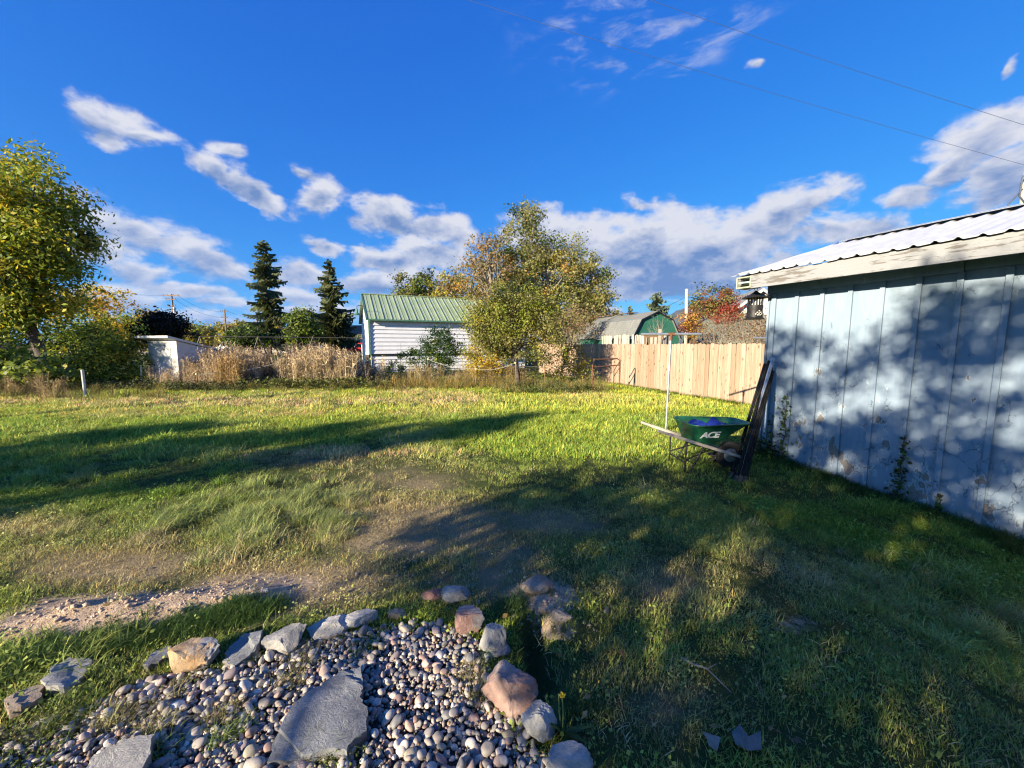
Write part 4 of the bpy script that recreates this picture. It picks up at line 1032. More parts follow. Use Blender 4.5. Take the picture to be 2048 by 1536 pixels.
# shrubs below it
tree('yellow_shrub', 'tall golden orange shrub behind the green bush on the left', 'shrub', (at(215, 715, 24).x, 24, 0), blobs_px([(196, 600, 36, 46), (238, 632, 46, 50), (225, 680, 70, 45), (165, 640, 40, 60), (266, 655, 34, 40)], 24), P((Y2, 4), (O1, 2), (Y1, 2), (G2, .5)), 130, 11000, .16, .1, 'bark', .5, .2, 2.4, 14, seed=4)
tree('leafy_bush', 'dense green bush left of the white coop', 'shrub', (at(215, 765, 15.2).x, 15.2, 0), blobs_px([(190, 690, 60, 56), (235, 670, 46, 52), (255, 725, 40, 50), (160, 730, 50, 46), (210, 745, 80, 30)], 15.2), P((G2, 3), (G1, 3), (Y1, .8), (DG, 1)), 150, 12000, .10, .05, 'bark', .4, .25, 1.6, 14, seed=5)
tree('leafy_bush', 'broad pale green weeds at the far left lawn edge', 'shrub', (at(75, 778, 13.2).x, 13.2, 0), blobs_px([(70, 745, 60, 34), (20, 735, 50, 40), (110, 760, 30, 24), (-30, 740, 60, 50)], 13.2), P((G2, 3), (((.16, .21, .06), 1.), 2), (Y1, .5)), 90, 3200, .17, .03, 'bark', .35, .1, .6, 8, seed=6, aspect=.8)
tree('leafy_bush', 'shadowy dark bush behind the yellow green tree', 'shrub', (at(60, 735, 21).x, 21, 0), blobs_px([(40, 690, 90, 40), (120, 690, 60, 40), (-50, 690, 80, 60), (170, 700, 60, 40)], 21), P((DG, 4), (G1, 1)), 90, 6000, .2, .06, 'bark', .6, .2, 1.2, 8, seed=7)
tree('dark_maple', 'dark purple leaved small tree behind the white coop', 'tree', (at(325, 690, 21).x, 21, 0), blobs_px([(325, 655, 42, 26), (300, 660, 34, 22), (365, 668, 28, 16), (330, 640, 20, 14)], 21), P((((.016, .017, .013), 1.), 3), (((.03, .02, .018), 1.), 1), (DG, .5)), 80, 6500, .15, .09, 'bark', .4, .25, 1.8, 10, seed=8)
# far willows on the left
for i, (u, v, ru, rv, Y) in enumerate([(392, 668, 30, 26, 150), (425, 672, 34, 24, 165), (478, 668, 34, 26, 150), (520, 672, 36, 24, 160), (556, 670, 30, 26, 155), (350, 676, 40, 22, 170)]):
    labs = ['pale olive willow behind the coop roof', 'dark olive willow left of the small utility pole', 'yellowish willow behind the dark round shrub', 'olive willow behind the left spruce trunk', 'brownish willow between spruce and green maple', 'low far willow behind the dark maple']
    tree('willow_tree', labs[i], 'tree', (at(u, 700, Y).x, Y, 0), blobs_px([(u, v, ru, rv), (u - ru * .4, v + 6, ru * .7, rv * .8), (u + ru * .5, v + 8, ru * .6, rv * .7)], Y), P((OL, 3), (Y1, 1), (BR, .6), (G1, .8)), 70, 3000, 1.1, .4, 'bark', 2.2, .3, 5, 6, 'far willows on the left', seed=20 + i)
# shrubs and small trees round the houses
tree('round_shrub', 'dark green rounded shrub left of the tall spruce', 'shrub', (at(492, 702, 40).x, 40, 0), blobs_px([(490, 678, 38, 22), (465, 684, 22, 18), (515, 682, 22, 18)], 40), P((DG, 3), (G1, 2)), 70, 4500, .28, .1, 'bark', .6, .2, 1.0, 6, seed=30)
tree('maple_tree', 'bright green leafy tree between the two spruces', 'tree', (at(603, 702, 45).x, 45, 0), blobs_px([(600, 645, 24, 28), (590, 668, 20, 26), (612, 668, 22, 30), (604, 630, 16, 14)], 45), P((G1, 3), (G2, 2), (DG, 2), (BR, .3)), 90, 5500, .3, .14, 'bark', .7, .2, 3.2, 8, seed=31)
# trees behind the barn
tree('poplar_tree', 'twin topped green tree behind the left part of the barn roof', 'tree', (at(830, 690, 46).x, 46, 0), blobs_px([(812, 572, 22, 30), (845, 570, 20, 26), (828, 595, 44, 24), (868, 588, 26, 18), (830, 630, 50, 40)], 46), P((OL, 2), (G1, 2), (DG, 1.4), (Y1, .7)), 120, 8000, .33, .25, 'bark', .9, .2, 7, 10, seed=32)
tree('poplar_tree', 'pale olive tree just right of the barn roof ridge', 'tree', (at(910, 690, 42).x, 42, 0), blobs_px([(905, 565, 24, 26), (925, 585, 34, 30), (900, 600, 30, 24), (930, 630, 50, 40)], 42), P((OL, 3), (Y1, .8), (BR, .6)), 100, 7000, .3, .22, 'bark', .9, .2, 6, 8, seed=33)
# large tree group in the centre
tree('cottonwood_tree', 'tall olive green cottonwood in the centre behind the apple tree', 'tree', (at(1090, 745, 27).x, 27, 0),
     blobs_px([(1052, 445, 36, 32), (1040, 490, 52, 44), (1120, 500, 46, 40), (1110, 550, 70, 50), (1170, 560, 46, 60), (1185, 610, 36, 46), (1060, 560, 60, 60), (1010, 560, 50, 60), (1130, 620, 70, 50), (1050, 630, 70, 50), (1200, 555, 22, 26), (1195, 640, 40, 36), (1150, 660, 60, 30)], 27),
     P((OL, 3.4), (((.33, .31, .13), 1.), 3.0), (G1, 1.4), (Y1, .8), (DG, 1.3), (O1, .25)), 420, 52000, .165, .3, 'pale_bark', .62, .25, 8.5, 40, seed=34, fill=.45)
tree('thinning_tree', 'half bare brownish tree left of the tall cottonwood', 'tree', (at(985, 745, 25).x, 25, 0), blobs_px([(965, 510, 36, 34), (945, 555, 34, 36), (985, 500, 30, 36), (985, 570, 46, 50), (930, 590, 26, 24), (1000, 640, 50, 50)], 25),
     P((BR, 3), (O1, .8), (OL, 2), (((.36, .28, .15), 1.), 2)), 190, 6500, .16, .2, 'pale_bark', .55, .25, 7.5, 60, seed=35)
tree('bare_shrub', 'brown twiggy shrub right of the cottonwood at the fence', 'shrub', (at(1150, 740, 22.5).x, 22.5, 0), blobs_px([(1145, 640, 44, 26), (1120, 665, 50, 26), (1175, 655, 26, 20)], 22.5), P((BR, 3), (OL, 1), (((.26, .17, .10), 1.), 2)), 110, 2600, .12, .06, 'pale_bark', .35, .2, 1.8, 80, seed=36)
tree('apple_tree', 'leafy apple tree with dark trunk at the back of the lawn', 'tree', (gp(1035, 776).x, gp(1035, 776).y, 0), blobs_px([(1030, 630, 74, 46), (985, 655, 52, 56), (1080, 650, 50, 50), (1030, 590, 50, 34), (960, 690, 32, 40), (1095, 690, 36, 34), (1020, 690, 50, 34)], 14.2),
     P((OL, 3), (G2, 2), (((.32, .29, .10), 1.), 2), (DG, 1.4), (Y1, .9)), 280, 28000, .08, .10, 'bark', .34, .25, 2.6, 40, seed=37, fill=.4)
tree('golden_shrub', 'golden yellow low shrub below the apple tree', 'shrub', (at(975, 765, 16.4).x, 16.4, 0), blobs_px([(968, 712, 36, 26), (995, 720, 26, 22), (950, 730, 26, 22)], 16.4), P((Y2, 4), (Y1, 2), (G2, .7)), 60, 3600, .09, .04, 'bark', .3, .2, .8, 10, seed=38)
tree('leafy_bush', 'leafy tangle of weeds at the fence right of the apple tree', 'shrub', (at(1120, 765, 15.6).x, 15.6, 0), blobs_px([(1110, 730, 40, 28), (1150, 720, 34, 34), (1165, 750, 24, 18), (1090, 755, 40, 18)], 15.6), P((OL, 3), (G2, 1.5), (BR, 1), (Y1, .6)), 80, 3200, .085, .03, 'pale_bark', .3, .2, .9, 30, seed=39)
tree('sumac_bush', 'dark green feathery bush against the white barn wall', 'shrub', (at(878, 755, 20.2).x, 20.2, 0), blobs_px([(878, 690, 30, 36), (868, 720, 44, 26), (890, 660, 16, 16), (905, 700, 20, 26)], 20.2), P((((.03, .075, .025), 1.), 3), (((.06, .11, .03), 1.), 2), (G2, .6)), 70, 5200, .15, .05, 'bark', .38, .45, 1.5, 12, seed=40, aspect=.32)
tree('sumac_bush', 'thin dark green sapling left of the feathery bush by the barn', 'shrub', (at(802, 752, 20.4).x, 20.4, 0), blobs_px([(800, 682, 6, 10), (806, 700, 9, 10), (802, 720, 12, 14), (826, 712, 16, 16), (790, 738, 20, 12)], 20.4), P((((.03, .06, .03), 1.), 3), (G1, 1)), 26, 900, .15, .02, 'bark', .2, .3, 1.7, 6, seed=41, aspect=.4)
# right background
tree('red_maple', 'orange red autumn tree beyond the right part of the fence', 'tree', (at(1440, 690, 30).x, 30, 0), blobs_px([(1435, 600, 36, 24), (1410, 630, 34, 26), (1455, 625, 34, 26), (1440, 655, 46, 24)], 30), P((((.28, .09, .04), 1.), 2.4), (((.32, .16, .06), 1.), 2), (OL, 2.2), (((.22, .05, .035), 1.), 1)), 110, 7500, .17, .14, 'bark', .55, .2, 3.5, 24, seed=50)
tree('olive_tree', 'grey green tree behind the orange red tree', 'tree', (at(1420, 690, 42).x, 42, 0), blobs_px([(1420, 600, 34, 24), (1460, 610, 34, 26), (1395, 620, 26, 22), (1440, 650, 60, 30)], 42), P((((.09, .10, .055), 1.), 3), (OL, 1), (DG, 1)), 80, 5000, .28, .16, 'bark', .8, .2, 4, 10, seed=51)
tree('scarlet_shrub', 'deep red shrub in front of the white gabled house', 'shrub', (at(1452, 690, 27).x, 27, 0), blobs_px([(1456, 622, 20, 14), (1468, 630, 12, 10), (1444, 640, 20, 14)], 27), P((((.34, .05, .035), 1.), 3), (((.30, .11, .05), 1.), 1.5)), 40, 1900, .13, .06, 'bark', .35, .2, 2.6, 12, seed=52)
tree('golden_shrub', 'small golden and maroon shrub right of the green gambrel shed', 'shrub', (at(1375, 690, 23).x, 23, 0), blobs_px([(1372, 640, 22, 12), (1388, 655, 18, 16), (1372, 662, 18, 14)], 23), P((Y2, 2), (O1, 2), (((.18, .045, .03), 1.), 2), (BR, 1)), 50, 2200, .11, .05, 'bark', .3, .2, 1.4, 12, seed=53)
for i, (u, Y, lab) in enumerate([(1440, 18.5, 'tan leafless shrub behind the fence below the red tree'), (1500, 16.5, 'bare branching shrub behind the fence near the shed corner'), (1540, 15.0, 'twiggy bare shrub partly hidden by the shed corner')]):
    tree('bare_shrub', lab, 'shrub', (at(u, 690, Y).x, Y, 0), blobs_px([(u, 660, 46, 28), (u + 10, 645, 34, 26), (u - 14, 676, 40, 18)], Y), P((BR, 3), (((.30, .22, .14), 1.), 2), (((.25, .09, .05), 1.), .6)), 160, 1500, .08, .05, 'pale_bark', .3, .2, 1.5, 110, seed=54 + i)
tree('sapling', 'bare pale sapling in front of the green gambrel gable', 'tree', (at(1320, 690, 18).x, 18, 0), blobs_px([(1312, 645, 16, 22), (1305, 655, 16, 14), (1325, 650, 12, 14)], 18), P((BR, 1), (OL, 1)), 26, 60, .06, .04, 'pale_bark', .2, .2, 2.7, 24, seed=58)

def conifer(label, u, vtop, Y, wpx, pal, seed, gap=.0, bare=.0, shape=.7, name='spruce_tree'):
    rng = np.random.default_rng(seed); topz = at(u, vtop, Y).z; x = at(u, 690, Y).x
    t = thing(name, label, 'tree', (x, Y, 0)); H = topz; Rm = wpx / 2 * Y / FPX
    V = []; n_b = 0; b = MB(); ph = rng.uniform(0, 6.28, 4)
    z = H * bare
    while z < H * .99:
        f = (H - z) / (H * (1 - bare)); rr = Rm * min(1, f ** shape * 1.08)
        for k in range(rng.integers(2, 5)):
            a = rng.uniform(0, 2 * math.pi)
            if gap and math.sin(a * 2 + ph[0] + z * 1.3) + math.sin(a * 3 + ph[1] - z * 2.1) > 1.25 - gap * 2.2 and rng.random() < .8: continue
            L = rr * rng.choice([.55, .8, 1.0, 1.18]) * rng.uniform(.85, 1.1) + .10; dv = np.array([math.cos(a), math.sin(a), 0]); sd = np.array([-math.sin(a), math.cos(a), 0])
            dr = rng.uniform(-.05, .5) * (.3 + .7 * f); n = max(4, int(L / .15)); zb = z + rng.normal() * .12
            if L > .8: b.tube([(0, 0, zb), tuple(dv * L * .85 + np.array([0, 0, zb - dr * L * .6]))], [.03, .01], 4, False)
            for i in range(n):
                s_ = (i + .5) / n; c = dv * L * s_ + np.array([0, 0, zb - dr * L * s_ ** 1.2 + .10 * L * s_ ** 3])
                hw = (.20 * L * (1 - s_) ** .6 + .14) * rng.uniform(.5, 1.3); ln_ = L / n * 1.5
                for sg in (-1, 1):
                    hang = rng.uniform(.5, 1.7)
                    e = c + sd * sg * hw + dv * ln_ * .6 + np.array([0, 0, -hw * hang])
                    V += [c - dv * ln_ * .4, c + dv * ln_ * .6 + np.array([0, 0, .06]), e, c + sd * sg * hw * .45 - dv * ln_ * .25 + np.array([0, 0, -hw * hang * .8])]
        z += (H * .009 + .03) * rng.uniform(.6, 1.5)
    n = len(V) // 4; cols = np.repeat(pick_cols(pal, n, rng, .25), 4, 0)
    np_mesh('crown', np.array(V), np.arange(4 * n).reshape(n, 4), M['needle'], t, cols)
    if b.v: b.build('branches', M['bark'], t)
    MB().tube([(0, 0, -.2), (0, 0, H * .5), (0, 0, H * .97)], [H * .018 + .05, H * .012 + .03, .02], 8).build('trunk', M['bark'], t, smooth=60)
    return t
SP = P((((.06, .09, .05), 1.), 3), (((.11, .13, .06), 1.), 2), (((.20, .19, .08), 1.), 1.))
conifer('taller narrow spruce on the left with a gappy crown', 539, 478, 60, 86, SP, 61, .34, .10, .5)
conifer('second spruce nearer the barn with a dense lower skirt', 665, 519, 52, 104, P((((.05, .07, .035), 1.), 2), (((.12, .13, .05), 1.), 2)), 62, .12, .07, .75)
conifer('blue green spruce behind the gambrel shed roof', 1312, 583, 48, 84, P((((.09, .13, .09), 1.), 3), (((.17, .19, .10), 1.), 1)), 63, .1, .1, .7)
conifer('small spruce left of the gambrel ridge', 1257, 610, 70, 40, SP, 64, .1, .1, .7)
conifer('tiny far spruce beside the cottonwood', 1232, 622, 90, 30, SP, 65, .1, .1, .7)

# trees behind the photographer whose shade lies over the yard and the shed wall
l2 = np.array([math.sin(SUN_AZ), math.cos(SUN_AZ)]); r2 = np.array([l2[1], -l2[0]]); TE = math.tan(SUN_EL)
def shade_tree(label, l, q, z, rad, nclump, nleaf, lsize, seed, clump_r=.45, fill=.2):
    """crown centred l metres down-light and q metres right of the light axis through the camera"""
    c = l2 * l + r2 * q
    bl = [(np.array([c[0] + r2[0] * dq, c[1] + r2[1] * dq, z + dz]), np.array([rx, rx, rz])) for (dq, dz, rx, rz) in rad]
    tree('shade_tree', label, 'tree', (c[0], c[1], 0), bl, P((G1, 3), (G2, 3), (Y1, 1)), nclump, nleaf, lsize, .13, 'bark', clump_r, .2, z, 26, 'trees behind the photographer', seed=seed, fill=fill)
shade_tree('rounded orchard tree behind the photographer shading the shed wall', -5.6, -.6, 3.2, [(-1.85, -.5, .75, .6), (-1.35, -.45, .6, .6), (-.9, .55, .75, 1.35), (-.2, .5, .8, 1.5), (.6, .0, .85, 1.5), (1.2, .5, .8, 1.9), (1.9, .3, .65, 1.9), (-.6, 2.1, .9, .45), (1.1, 2.3, .8, .5)], 290, 31000, .095, 71, .33)
shade_tree('slim young tree far behind the photographer on the left', -19.0, -7.5, 5.9, [(0, 0, .9, 1.15), (-.6, -.35, .7, .8)], 80, 8200, .12, 72, .35)
shade_tree('second slim young tree behind the photographer on the left', -15.5, -6.2, 5.8, [(0, 0, .65, .9), (.3, .4, .55, .7)], 56, 6000, .12, 73, .32)
shade_tree('third slim tree behind the photographer at far left', -17.5, -9.6, 5.0, [(0, 0, .7, 1.0)], 46, 4200, .12, 74, .32)
shade_tree('spreading tree off to the left dappling the white coop', -11.0, -21.4, 4.7, [(0, 0, 1.0, .9), (.6, -.6, .5, .5)], 60, 3600, .13, 75, .4)
o = MB().tube([(0, 0, -.1), (0, 0, 2.5), (.03, 0, 4.9)], [.12, .10, .05], 10).build('shadow_pole', M['greywood'], None, smooth=60, loc=(-12.9, 7.1, 0)); tag(o, 'unseen bare wooden pole added left of the lawn to cast a thin shadow', 'pole')  # pole out of view, added only for its thin shadow across the lawn

# ------------------------------------------------------------------ stones round the pebble bed
def rock_mesh(name, size, seed, cuts=15, sub=4, rough=.035, flatten=0.0):
    rng = np.random.default_rng(seed)
    bm = bmesh.new(); bmesh.ops.create_icosphere(bm, subdivisions=sub, radius=1.0)
    pl = [(unit(rng.normal(size=3)), rng.uniform(.52, .86)) for _ in range(cuts)] + [(np.array([0, 0, 1.]), .62 - flatten)]
    co = np.array([v.co[:] for v in bm.verts])
    for nrm, d in pl:
        k = co @ nrm - d; co -= np.outer(np.maximum(k, 0), nrm)
    q = co * 3.1 + rng.uniform(0, 9, 3)
    nn = np.sin(q[:, 0] * 2 + np.sin(q[:, 1] * 3)) * np.cos(q[:, 2] * 2.7 + q[:, 1]) + .5 * np.sin(q[:, 0] * 7 + q[:, 2] * 5) * np.cos(q[:, 1] * 6)
    ax = unit(rng.normal(size=3) + np.array([0, 0, 1.2])); lay_ = co @ ax * rng.uniform(5, 8); co *= (1 + rough * nn + .022 * np.where((lay_ % 1) > .5, 1, -1))[:, None]
    co *= np.array(size) / 2
    for v, c in zip(bm.verts, co): v.co = c
    me = bpy.data.meshes.new(name); bm.to_mesh(me); bm.free(); me.shade_smooth(); me.set_sharp_from_angle(angle=R(24)); return me
def stone_mat(name, c1, c2, c3=None, t3=.55):
    m, nt = new_mat(name); p = WPOS(nt)
    n1 = NOISE(nt, p, 7, 8, .68); n2 = NOISE(nt, p, 55, 5, .7); n3 = NOISE(nt, VM(nt, 'ADD', p, (3, 5, 1)), 5, 5, .6)
    c = MIX(nt, SM(nt, n1, .32, .68), c1, c2)
    if c3: c = MIX(nt, SM(nt, n3, t3 - .04, t3 + .05), c, c3)
    c = MIX(nt, SM(nt, n2, .62, .72), c, tuple(x * .55 for x in c1)); c = MIX(nt, SM(nt, n2, .34, .28), c, tuple(min(1, x * 1.3) for x in c2))
    nd = NOISE(nt, p, 18, 6, .7); zz_ = ND(nt, 'ShaderNodeSeparateXYZ', {0: p}).outputs[2]
    c = MIX(nt, MA(nt, 'MULTIPLY', SM(nt, MA(nt, 'SUBTRACT', MA(nt, 'MULTIPLY', nd, .11), zz_), .015, .045), .8), c, (.15, .115, .085))      # earth clinging to the foot
    c = MIX(nt, MA(nt, 'MULTIPLY', SM(nt, NOISE(nt, VM(nt, 'ADD', p, (9, 2, 4)), 26, 5, .75), .60, .68), .55), c, (.33, .33, .25))            # lichen
    nf = NOISE(nt, p, 16, 8, .75, .8)
    finish(nt, c, .88, 0, MA(nt, 'ADD', MA(nt, 'MULTIPLY', nf, .8), MA(nt, 'MULTIPLY', n2, .25)), 1.0, .022, .2); return m
ST = {'grey': stone_mat('grey_stone', (.26, .25, .235), (.40, .385, .355)), 'pale': stone_mat('pale_stone', (.36, .34, .30), (.50, .475, .43), (.27, .26, .24), .62),
      'orange': stone_mat('orange_grey_stone', (.40, .25, .13), (.50, .36, .22), (.30, .30, .30), .50), 'red': stone_mat('reddish_stone', (.28, .16, .13), (.42, .29, .24), (.34, .31, .29), .56),
      'maroon': stone_mat('maroon_stone', (.19, .10, .085), (.32, .20, .17), (.27, .24, .23), .6), 'slate': stone_mat('slate', (.18, .185, .19), (.28, .285, .285), (.33, .32, .30), .6),
      'brown': stone_mat('brown_stone', (.24, .18, .13), (.36, .29, .22))}
def rock(label, u0, v0, u1, v1, mat, seed, ht=.6, dep=.8, yaw=0., tilt=(0, 0), cuts=11, name='edging_stone', sink=.24):
    base = gp((u0 + u1) / 2, v1); w = (u1 - u0) / FPX * base.y / .9
    t_ = base.y; H = w * ht; D = w * dep
    z0 = tz(base.x, base.y)
    me = rock_mesh(name, (w * 1.08, D, H * 1.3), seed, cuts)
    o = link(name, me, ST[mat]); o.location = (base.x * (base.y + D * .42) / base.y, base.y + D * .42, z0 + H * .65 * (1 - 2 * sink))
    o.rotation_euler = (R(tilt[0]), R(tilt[1]), R(yaw)); tag(o, label, 'stone', 'stones edging the pebble bed'); return o
rock('orange and grey angular stone at the left of the pebble bed', 342, 1272, 446, 1357, 'orange', 201, .62, .7, -12, (-6, 6), 12)
rock('grey wedge stone leaning left of the bed, beside the slate', 528, 1243, 622, 1318, 'grey', 222, .50, .62, 24, (8, -14), 10)
rock('rounded pale stone third along the back edge of the bed', 618, 1229, 698, 1284, 'pale', 203, .42, .62, 18, (0, -6), 10)
rock('pale flat topped stone at the back middle of the bed', 682, 1213, 754, 1264, 'pale', 204, .46, .6, 14, (6, -6), 11)
rock('small brown stone half buried behind the pebbles', 778, 1212, 814, 1244, 'brown', 205, .6, .8, 0)
rock('small dark stone beside the topmost grey stone', 846, 1170, 888, 1208, 'maroon', 206, .6, .7, 0)
rock('topmost grey stone at the tip of the bed', 886, 1157, 940, 1212, 'grey', 207, .72, .7, 10, (0, 6))
rock('maroon rounded stone at the upper right of the bed', 906, 1202, 970, 1275, 'maroon', 228, .82, .8, 0, (0, 4), 8)
rock('upright pale grey stone next to the maroon stone', 958, 1227, 1012, 1316, 'grey', 209, 1.15, .8, 20, (-10, 4), 12)
rock('flat grey stone between the upright stone and red boulder', 966, 1284, 1018, 1322, 'slate', 210, .35, .8, 0)
rock('largest reddish boulder at the right of the bed', 962, 1306, 1074, 1446, 'red', 231, .86, .95, -16, (-6, 8), 13)
rock('white grey upright stone at the lower right of the bed', 1040, 1394, 1112, 1488, 'pale', 212, .95, .8, -24, (-8, 6), 12)
rock('rounded pale stone cut by the bottom of the picture', 1088, 1508, 1184, 1575, 'pale', 213, .5, .8, 0, (0, 0), 8)
rock('half buried brown stone in the bare soil right of the bed', 1040, 1160, 1108, 1200, 'brown', 214, .3, .9, 10, sink=.3)
rock('pale pinkish clod of stone beside the hole', 1100, 1232, 1150, 1266, 'brown', 215, .35, .8, 0, sink=.3)
rock('tiny white stone lying on the bare soil ridge', 520, 1190, 538, 1202, 'pale', 216, .6, .8, 0)

def flagstone(label, px, th, mat, seed, tilt=0.0, name='flagstone'):
    rng = np.random.default_rng(seed); pts = [gp(u, v, .02) for u, v in px]
    c = sum(pts, Vector()) / len(pts); out = []
    n = len(pts)
    for i in range(n):
        a, b_ = pts[i], pts[(i + 1) % n]
        for k in range(4):
            q = a.lerp(b_, k / 4); q = q + Vector((rng.normal(), rng.normal(), 0)) * (.006 if k else .0); out.append(q - c)
    bm = bmesh.new(); zc = tz(c.x, c.y)
    top = [bm.verts.new((p_.x, p_.y, th * .5)) for p_ in out]
    f = bm.faces.new(top); r = bmesh.ops.extrude_face_region(bm, geom=[f])
    for v in r['geom']:
        if isinstance(v, bmesh.types.BMVert): v.co.z -= th; v.co.x *= 1.02; v.co.y *= 1.02
    bmesh.ops.recalc_face_normals(bm, faces=bm.faces)
    bmesh.ops.triangulate(bm, faces=bm.faces); bmesh.ops.subdivide_edges(bm, edges=bm.edges, cuts=3, use_grid_fill=True)
    for v in bm.verts:
        x, y = v.co.x * 9 + seed, v.co.y * 9
        v.co.z += .0045 * (math.sin(x * 1.3 + math.sin(y * 2)) + math.cos(y * 1.9 + x)) + (.006 if math.sin(x * .55 + y * .8 + seed) > .2 else -.004) * (v.co.z > 0)
    me = bpy.data.meshes.new(name); bm.to_mesh(me); bm.free(); me.shade_smooth(); me.set_sharp_from_angle(angle=R(28))
    o = link(name, me, ST[mat]); o.location = (c.x, c.y, zc + .025); o.rotation_euler = (R(tilt), 0, 0); tag(o, label, 'flagstone', 'flat stones in the bed'); return o
flagstone('large blue grey flagstone in the middle of the pebbles', [(535, 1532), (548, 1490), (585, 1430), (612, 1405), (650, 1378), (690, 1354), (722, 1350), (727, 1392), (722, 1410), (736, 1432), (734, 1478), (706, 1500), (690, 1516), (640, 1518), (600, 1528)], .05, 'slate', 1, 2)
flagstone('square grey flagstone at the left in the grass', [(88, 1378), (105, 1350), (140, 1326), (186, 1328), (172, 1352), (160, 1372), (130, 1390), (100, 1388)], .05, 'grey', 2, 3)
flagstone('thin slate sliver between the grass and orange stone', [(286, 1336), (312, 1306), (342, 1296), (336, 1314), (318, 1330), (298, 1340)], .03, 'slate', 3)
flagstone('shaded flat slate between the orange and grey stones', [(446, 1330), (462, 1300), (490, 1282), (527, 1278), (520, 1300), (500, 1318), (470, 1338)], .05, 'slate', 4, 4)
flagstone('grey flagstone cut by the bottom edge on the left', [(170, 1560), (190, 1526), (250, 1500), (312, 1490), (304, 1530), (286, 1580), (220, 1600)], .05, 'grey', 5)
flagstone('brown earthy slab left of the square flagstone', [(10, 1418), (40, 1392), (86, 1380), (84, 1404), (50, 1425), (20, 1436)], .035, 'brown', 6)

# ------------------------------------------------------------------ river pebbles
rngp = np.random.default_rng(77)
bx = [p_[0] for p_ in BED]; by = [p_[1] for p_ in BED]
flags = [[(gp(u, v).x, gp(u, v).y) for u, v in q] for q in ([(535, 1532), (548, 1490), (585, 1430), (650, 1378), (722, 1350), (736, 1432), (734, 1478), (690, 1516), (600, 1528)], [(180, 1600), (190, 1526), (250, 1500), (312, 1490), (300, 1600)])]
cell = {}; PB = []
def try_add(x, y, r, k=.75):
    ci, cj = int(x / .08), int(y / .08)
    for i in range(ci - 1, ci + 2):
        for j in range(cj - 1, cj + 2):
            for (a, b_, rr) in cell.get((i, j), ()):
                if (a - x) ** 2 + (b_ - y) ** 2 < (k * (r + rr)) ** 2: return False
    cell.setdefault((ci, cj), []).append((x, y, r)); return True
X = rngp.uniform(max(-2.6, min(bx)), max(bx), 26000); Y = rngp.uniform(1.12, max(by), 26000)
RR = np.clip(rngp.lognormal(math.log(.0165), .32, 26000), .009, .034)
keep = in_poly(X, Y, BED)
for fl in flags: keep &= ~in_poly(X, Y, fl)
weed = vnoise(X * 1.6, Y * 1.6, 9) - .9 * np.exp(-((X + .75) / .9) ** 2)
left = sstep(X, -1.0, -2.2)
for x, y, r, k_, w_, lf in zip(X, Y, RR, keep, weed, left):
    if not k_ or w_ > .50 - .25 * lf: continue
    if try_add(x, y, r): PB.append((x, y, r, 0))
n0 = len(PB); cell.clear()
for i in rngp.permutation(n0)[:int(n0 * .3)]:
    x, y, r, _ = PB[i]; r2_ = r * rngp.uniform(.7, 1.0)
    x += rngp.normal() * .015; y += rngp.normal() * .015
    if try_add(x, y, r2_ * 1.6): PB.append((x, y, r2_, 1))
PEB = [((.23, .205, .18), 3.), ((.32, .28, .235), 2.6), ((.40, .34, .275), 2.2), ((.27, .18, .145), 1.6), ((.35, .25, .195), 1.6), ((.16, .155, .15), 1.6), ((.48, .43, .36), 1.2), ((.22, .175, .165), 1.3), ((.30, .265, .19), 1.)]
pcol = np.clip(pick_cols(PEB, len(PB), rngp, .2) * 1.14, 0, .7)
def peb_mat(name, src):
    m, nt = new_mat(name)
    c0 = ND(nt, 'ShaderNodeObjectInfo').outputs['Color'] if src == 'obj' else ND(nt, 'ShaderNodeAttribute', attribute_name='col').outputs['Color']
    n = NOISE(nt, WPOS(nt), 60, 5, .65); n2 = NOISE(nt, WPOS(nt), 240, 3, .6)
    k = MA(nt, 'ADD', SM(nt, n, .25, .75, .78, 1.2, False), MA(nt, 'MULTIPLY', MA(nt, 'SUBTRACT', n2, .5), .35))
    c = VM(nt, 'MULTIPLY', c0, ND(nt, 'ShaderNodeCombineXYZ', {0: k, 1: k, 2: k}).outputs[0])
    finish(nt, c, .62, 0, n2, .15, .003, .35); return m
M['peb_o'] = peb_mat('pebble_single', 'obj'); M['peb_a'] = peb_mat('pebble_mass', 'attr')
def ico(sub):
    bm = bmesh.new(); bmesh.ops.create_icosphere(bm, subdivisions=sub, radius=1.0)
    v = np.array([q.co[:] for q in bm.verts]); f = np.array([[w_.index for w_ in fc.verts] for fc in bm.faces]); bm.free(); return v, f
IV, IF = ico(2); IV3, IF3 = ico(3)
pmesh = []
for k in range(10):
    r_ = np.random.default_rng(k); s3 = np.array([1.26, .92, .66]) * r_.uniform(.74, 1.22, 3); v = np.sign(IV3) * np.abs(IV3) ** r_.uniform(.86, 1.0); v = unit(v) * (1 + .07 * np.sin(IV3 @ r_.normal(size=(3, 1)) * 2.2 + r_.uniform(0, 6))) * s3
    for _c in range(k % 4):
        nn_ = unit(r_.normal(size=3)); dd_ = (v @ nn_).max() * r_.uniform(.62, .85); v = v - np.outer(np.maximum(v @ nn_ - dd_, 0), nn_) * .9
    me = np_me('pebble', v, IF3, None, True); me.materials.append(M['peb_o']); pmesh.append((me, v, IV * 1.0, s3))
PB = np.array(PB); uu, vv, dd = proj_np(PB[:, 0], PB[:, 1], np.zeros(len(PB)))
vis = (uu > -5) & (uu < 2050) & (vv < 1545)
score = np.where(vis, PB[:, 2] / dd * (1 + .25 * PB[:, 3]), 0); order = np.argsort(-score); single = set(order[:300].tolist())
SV = []; SF = []; SCo = []
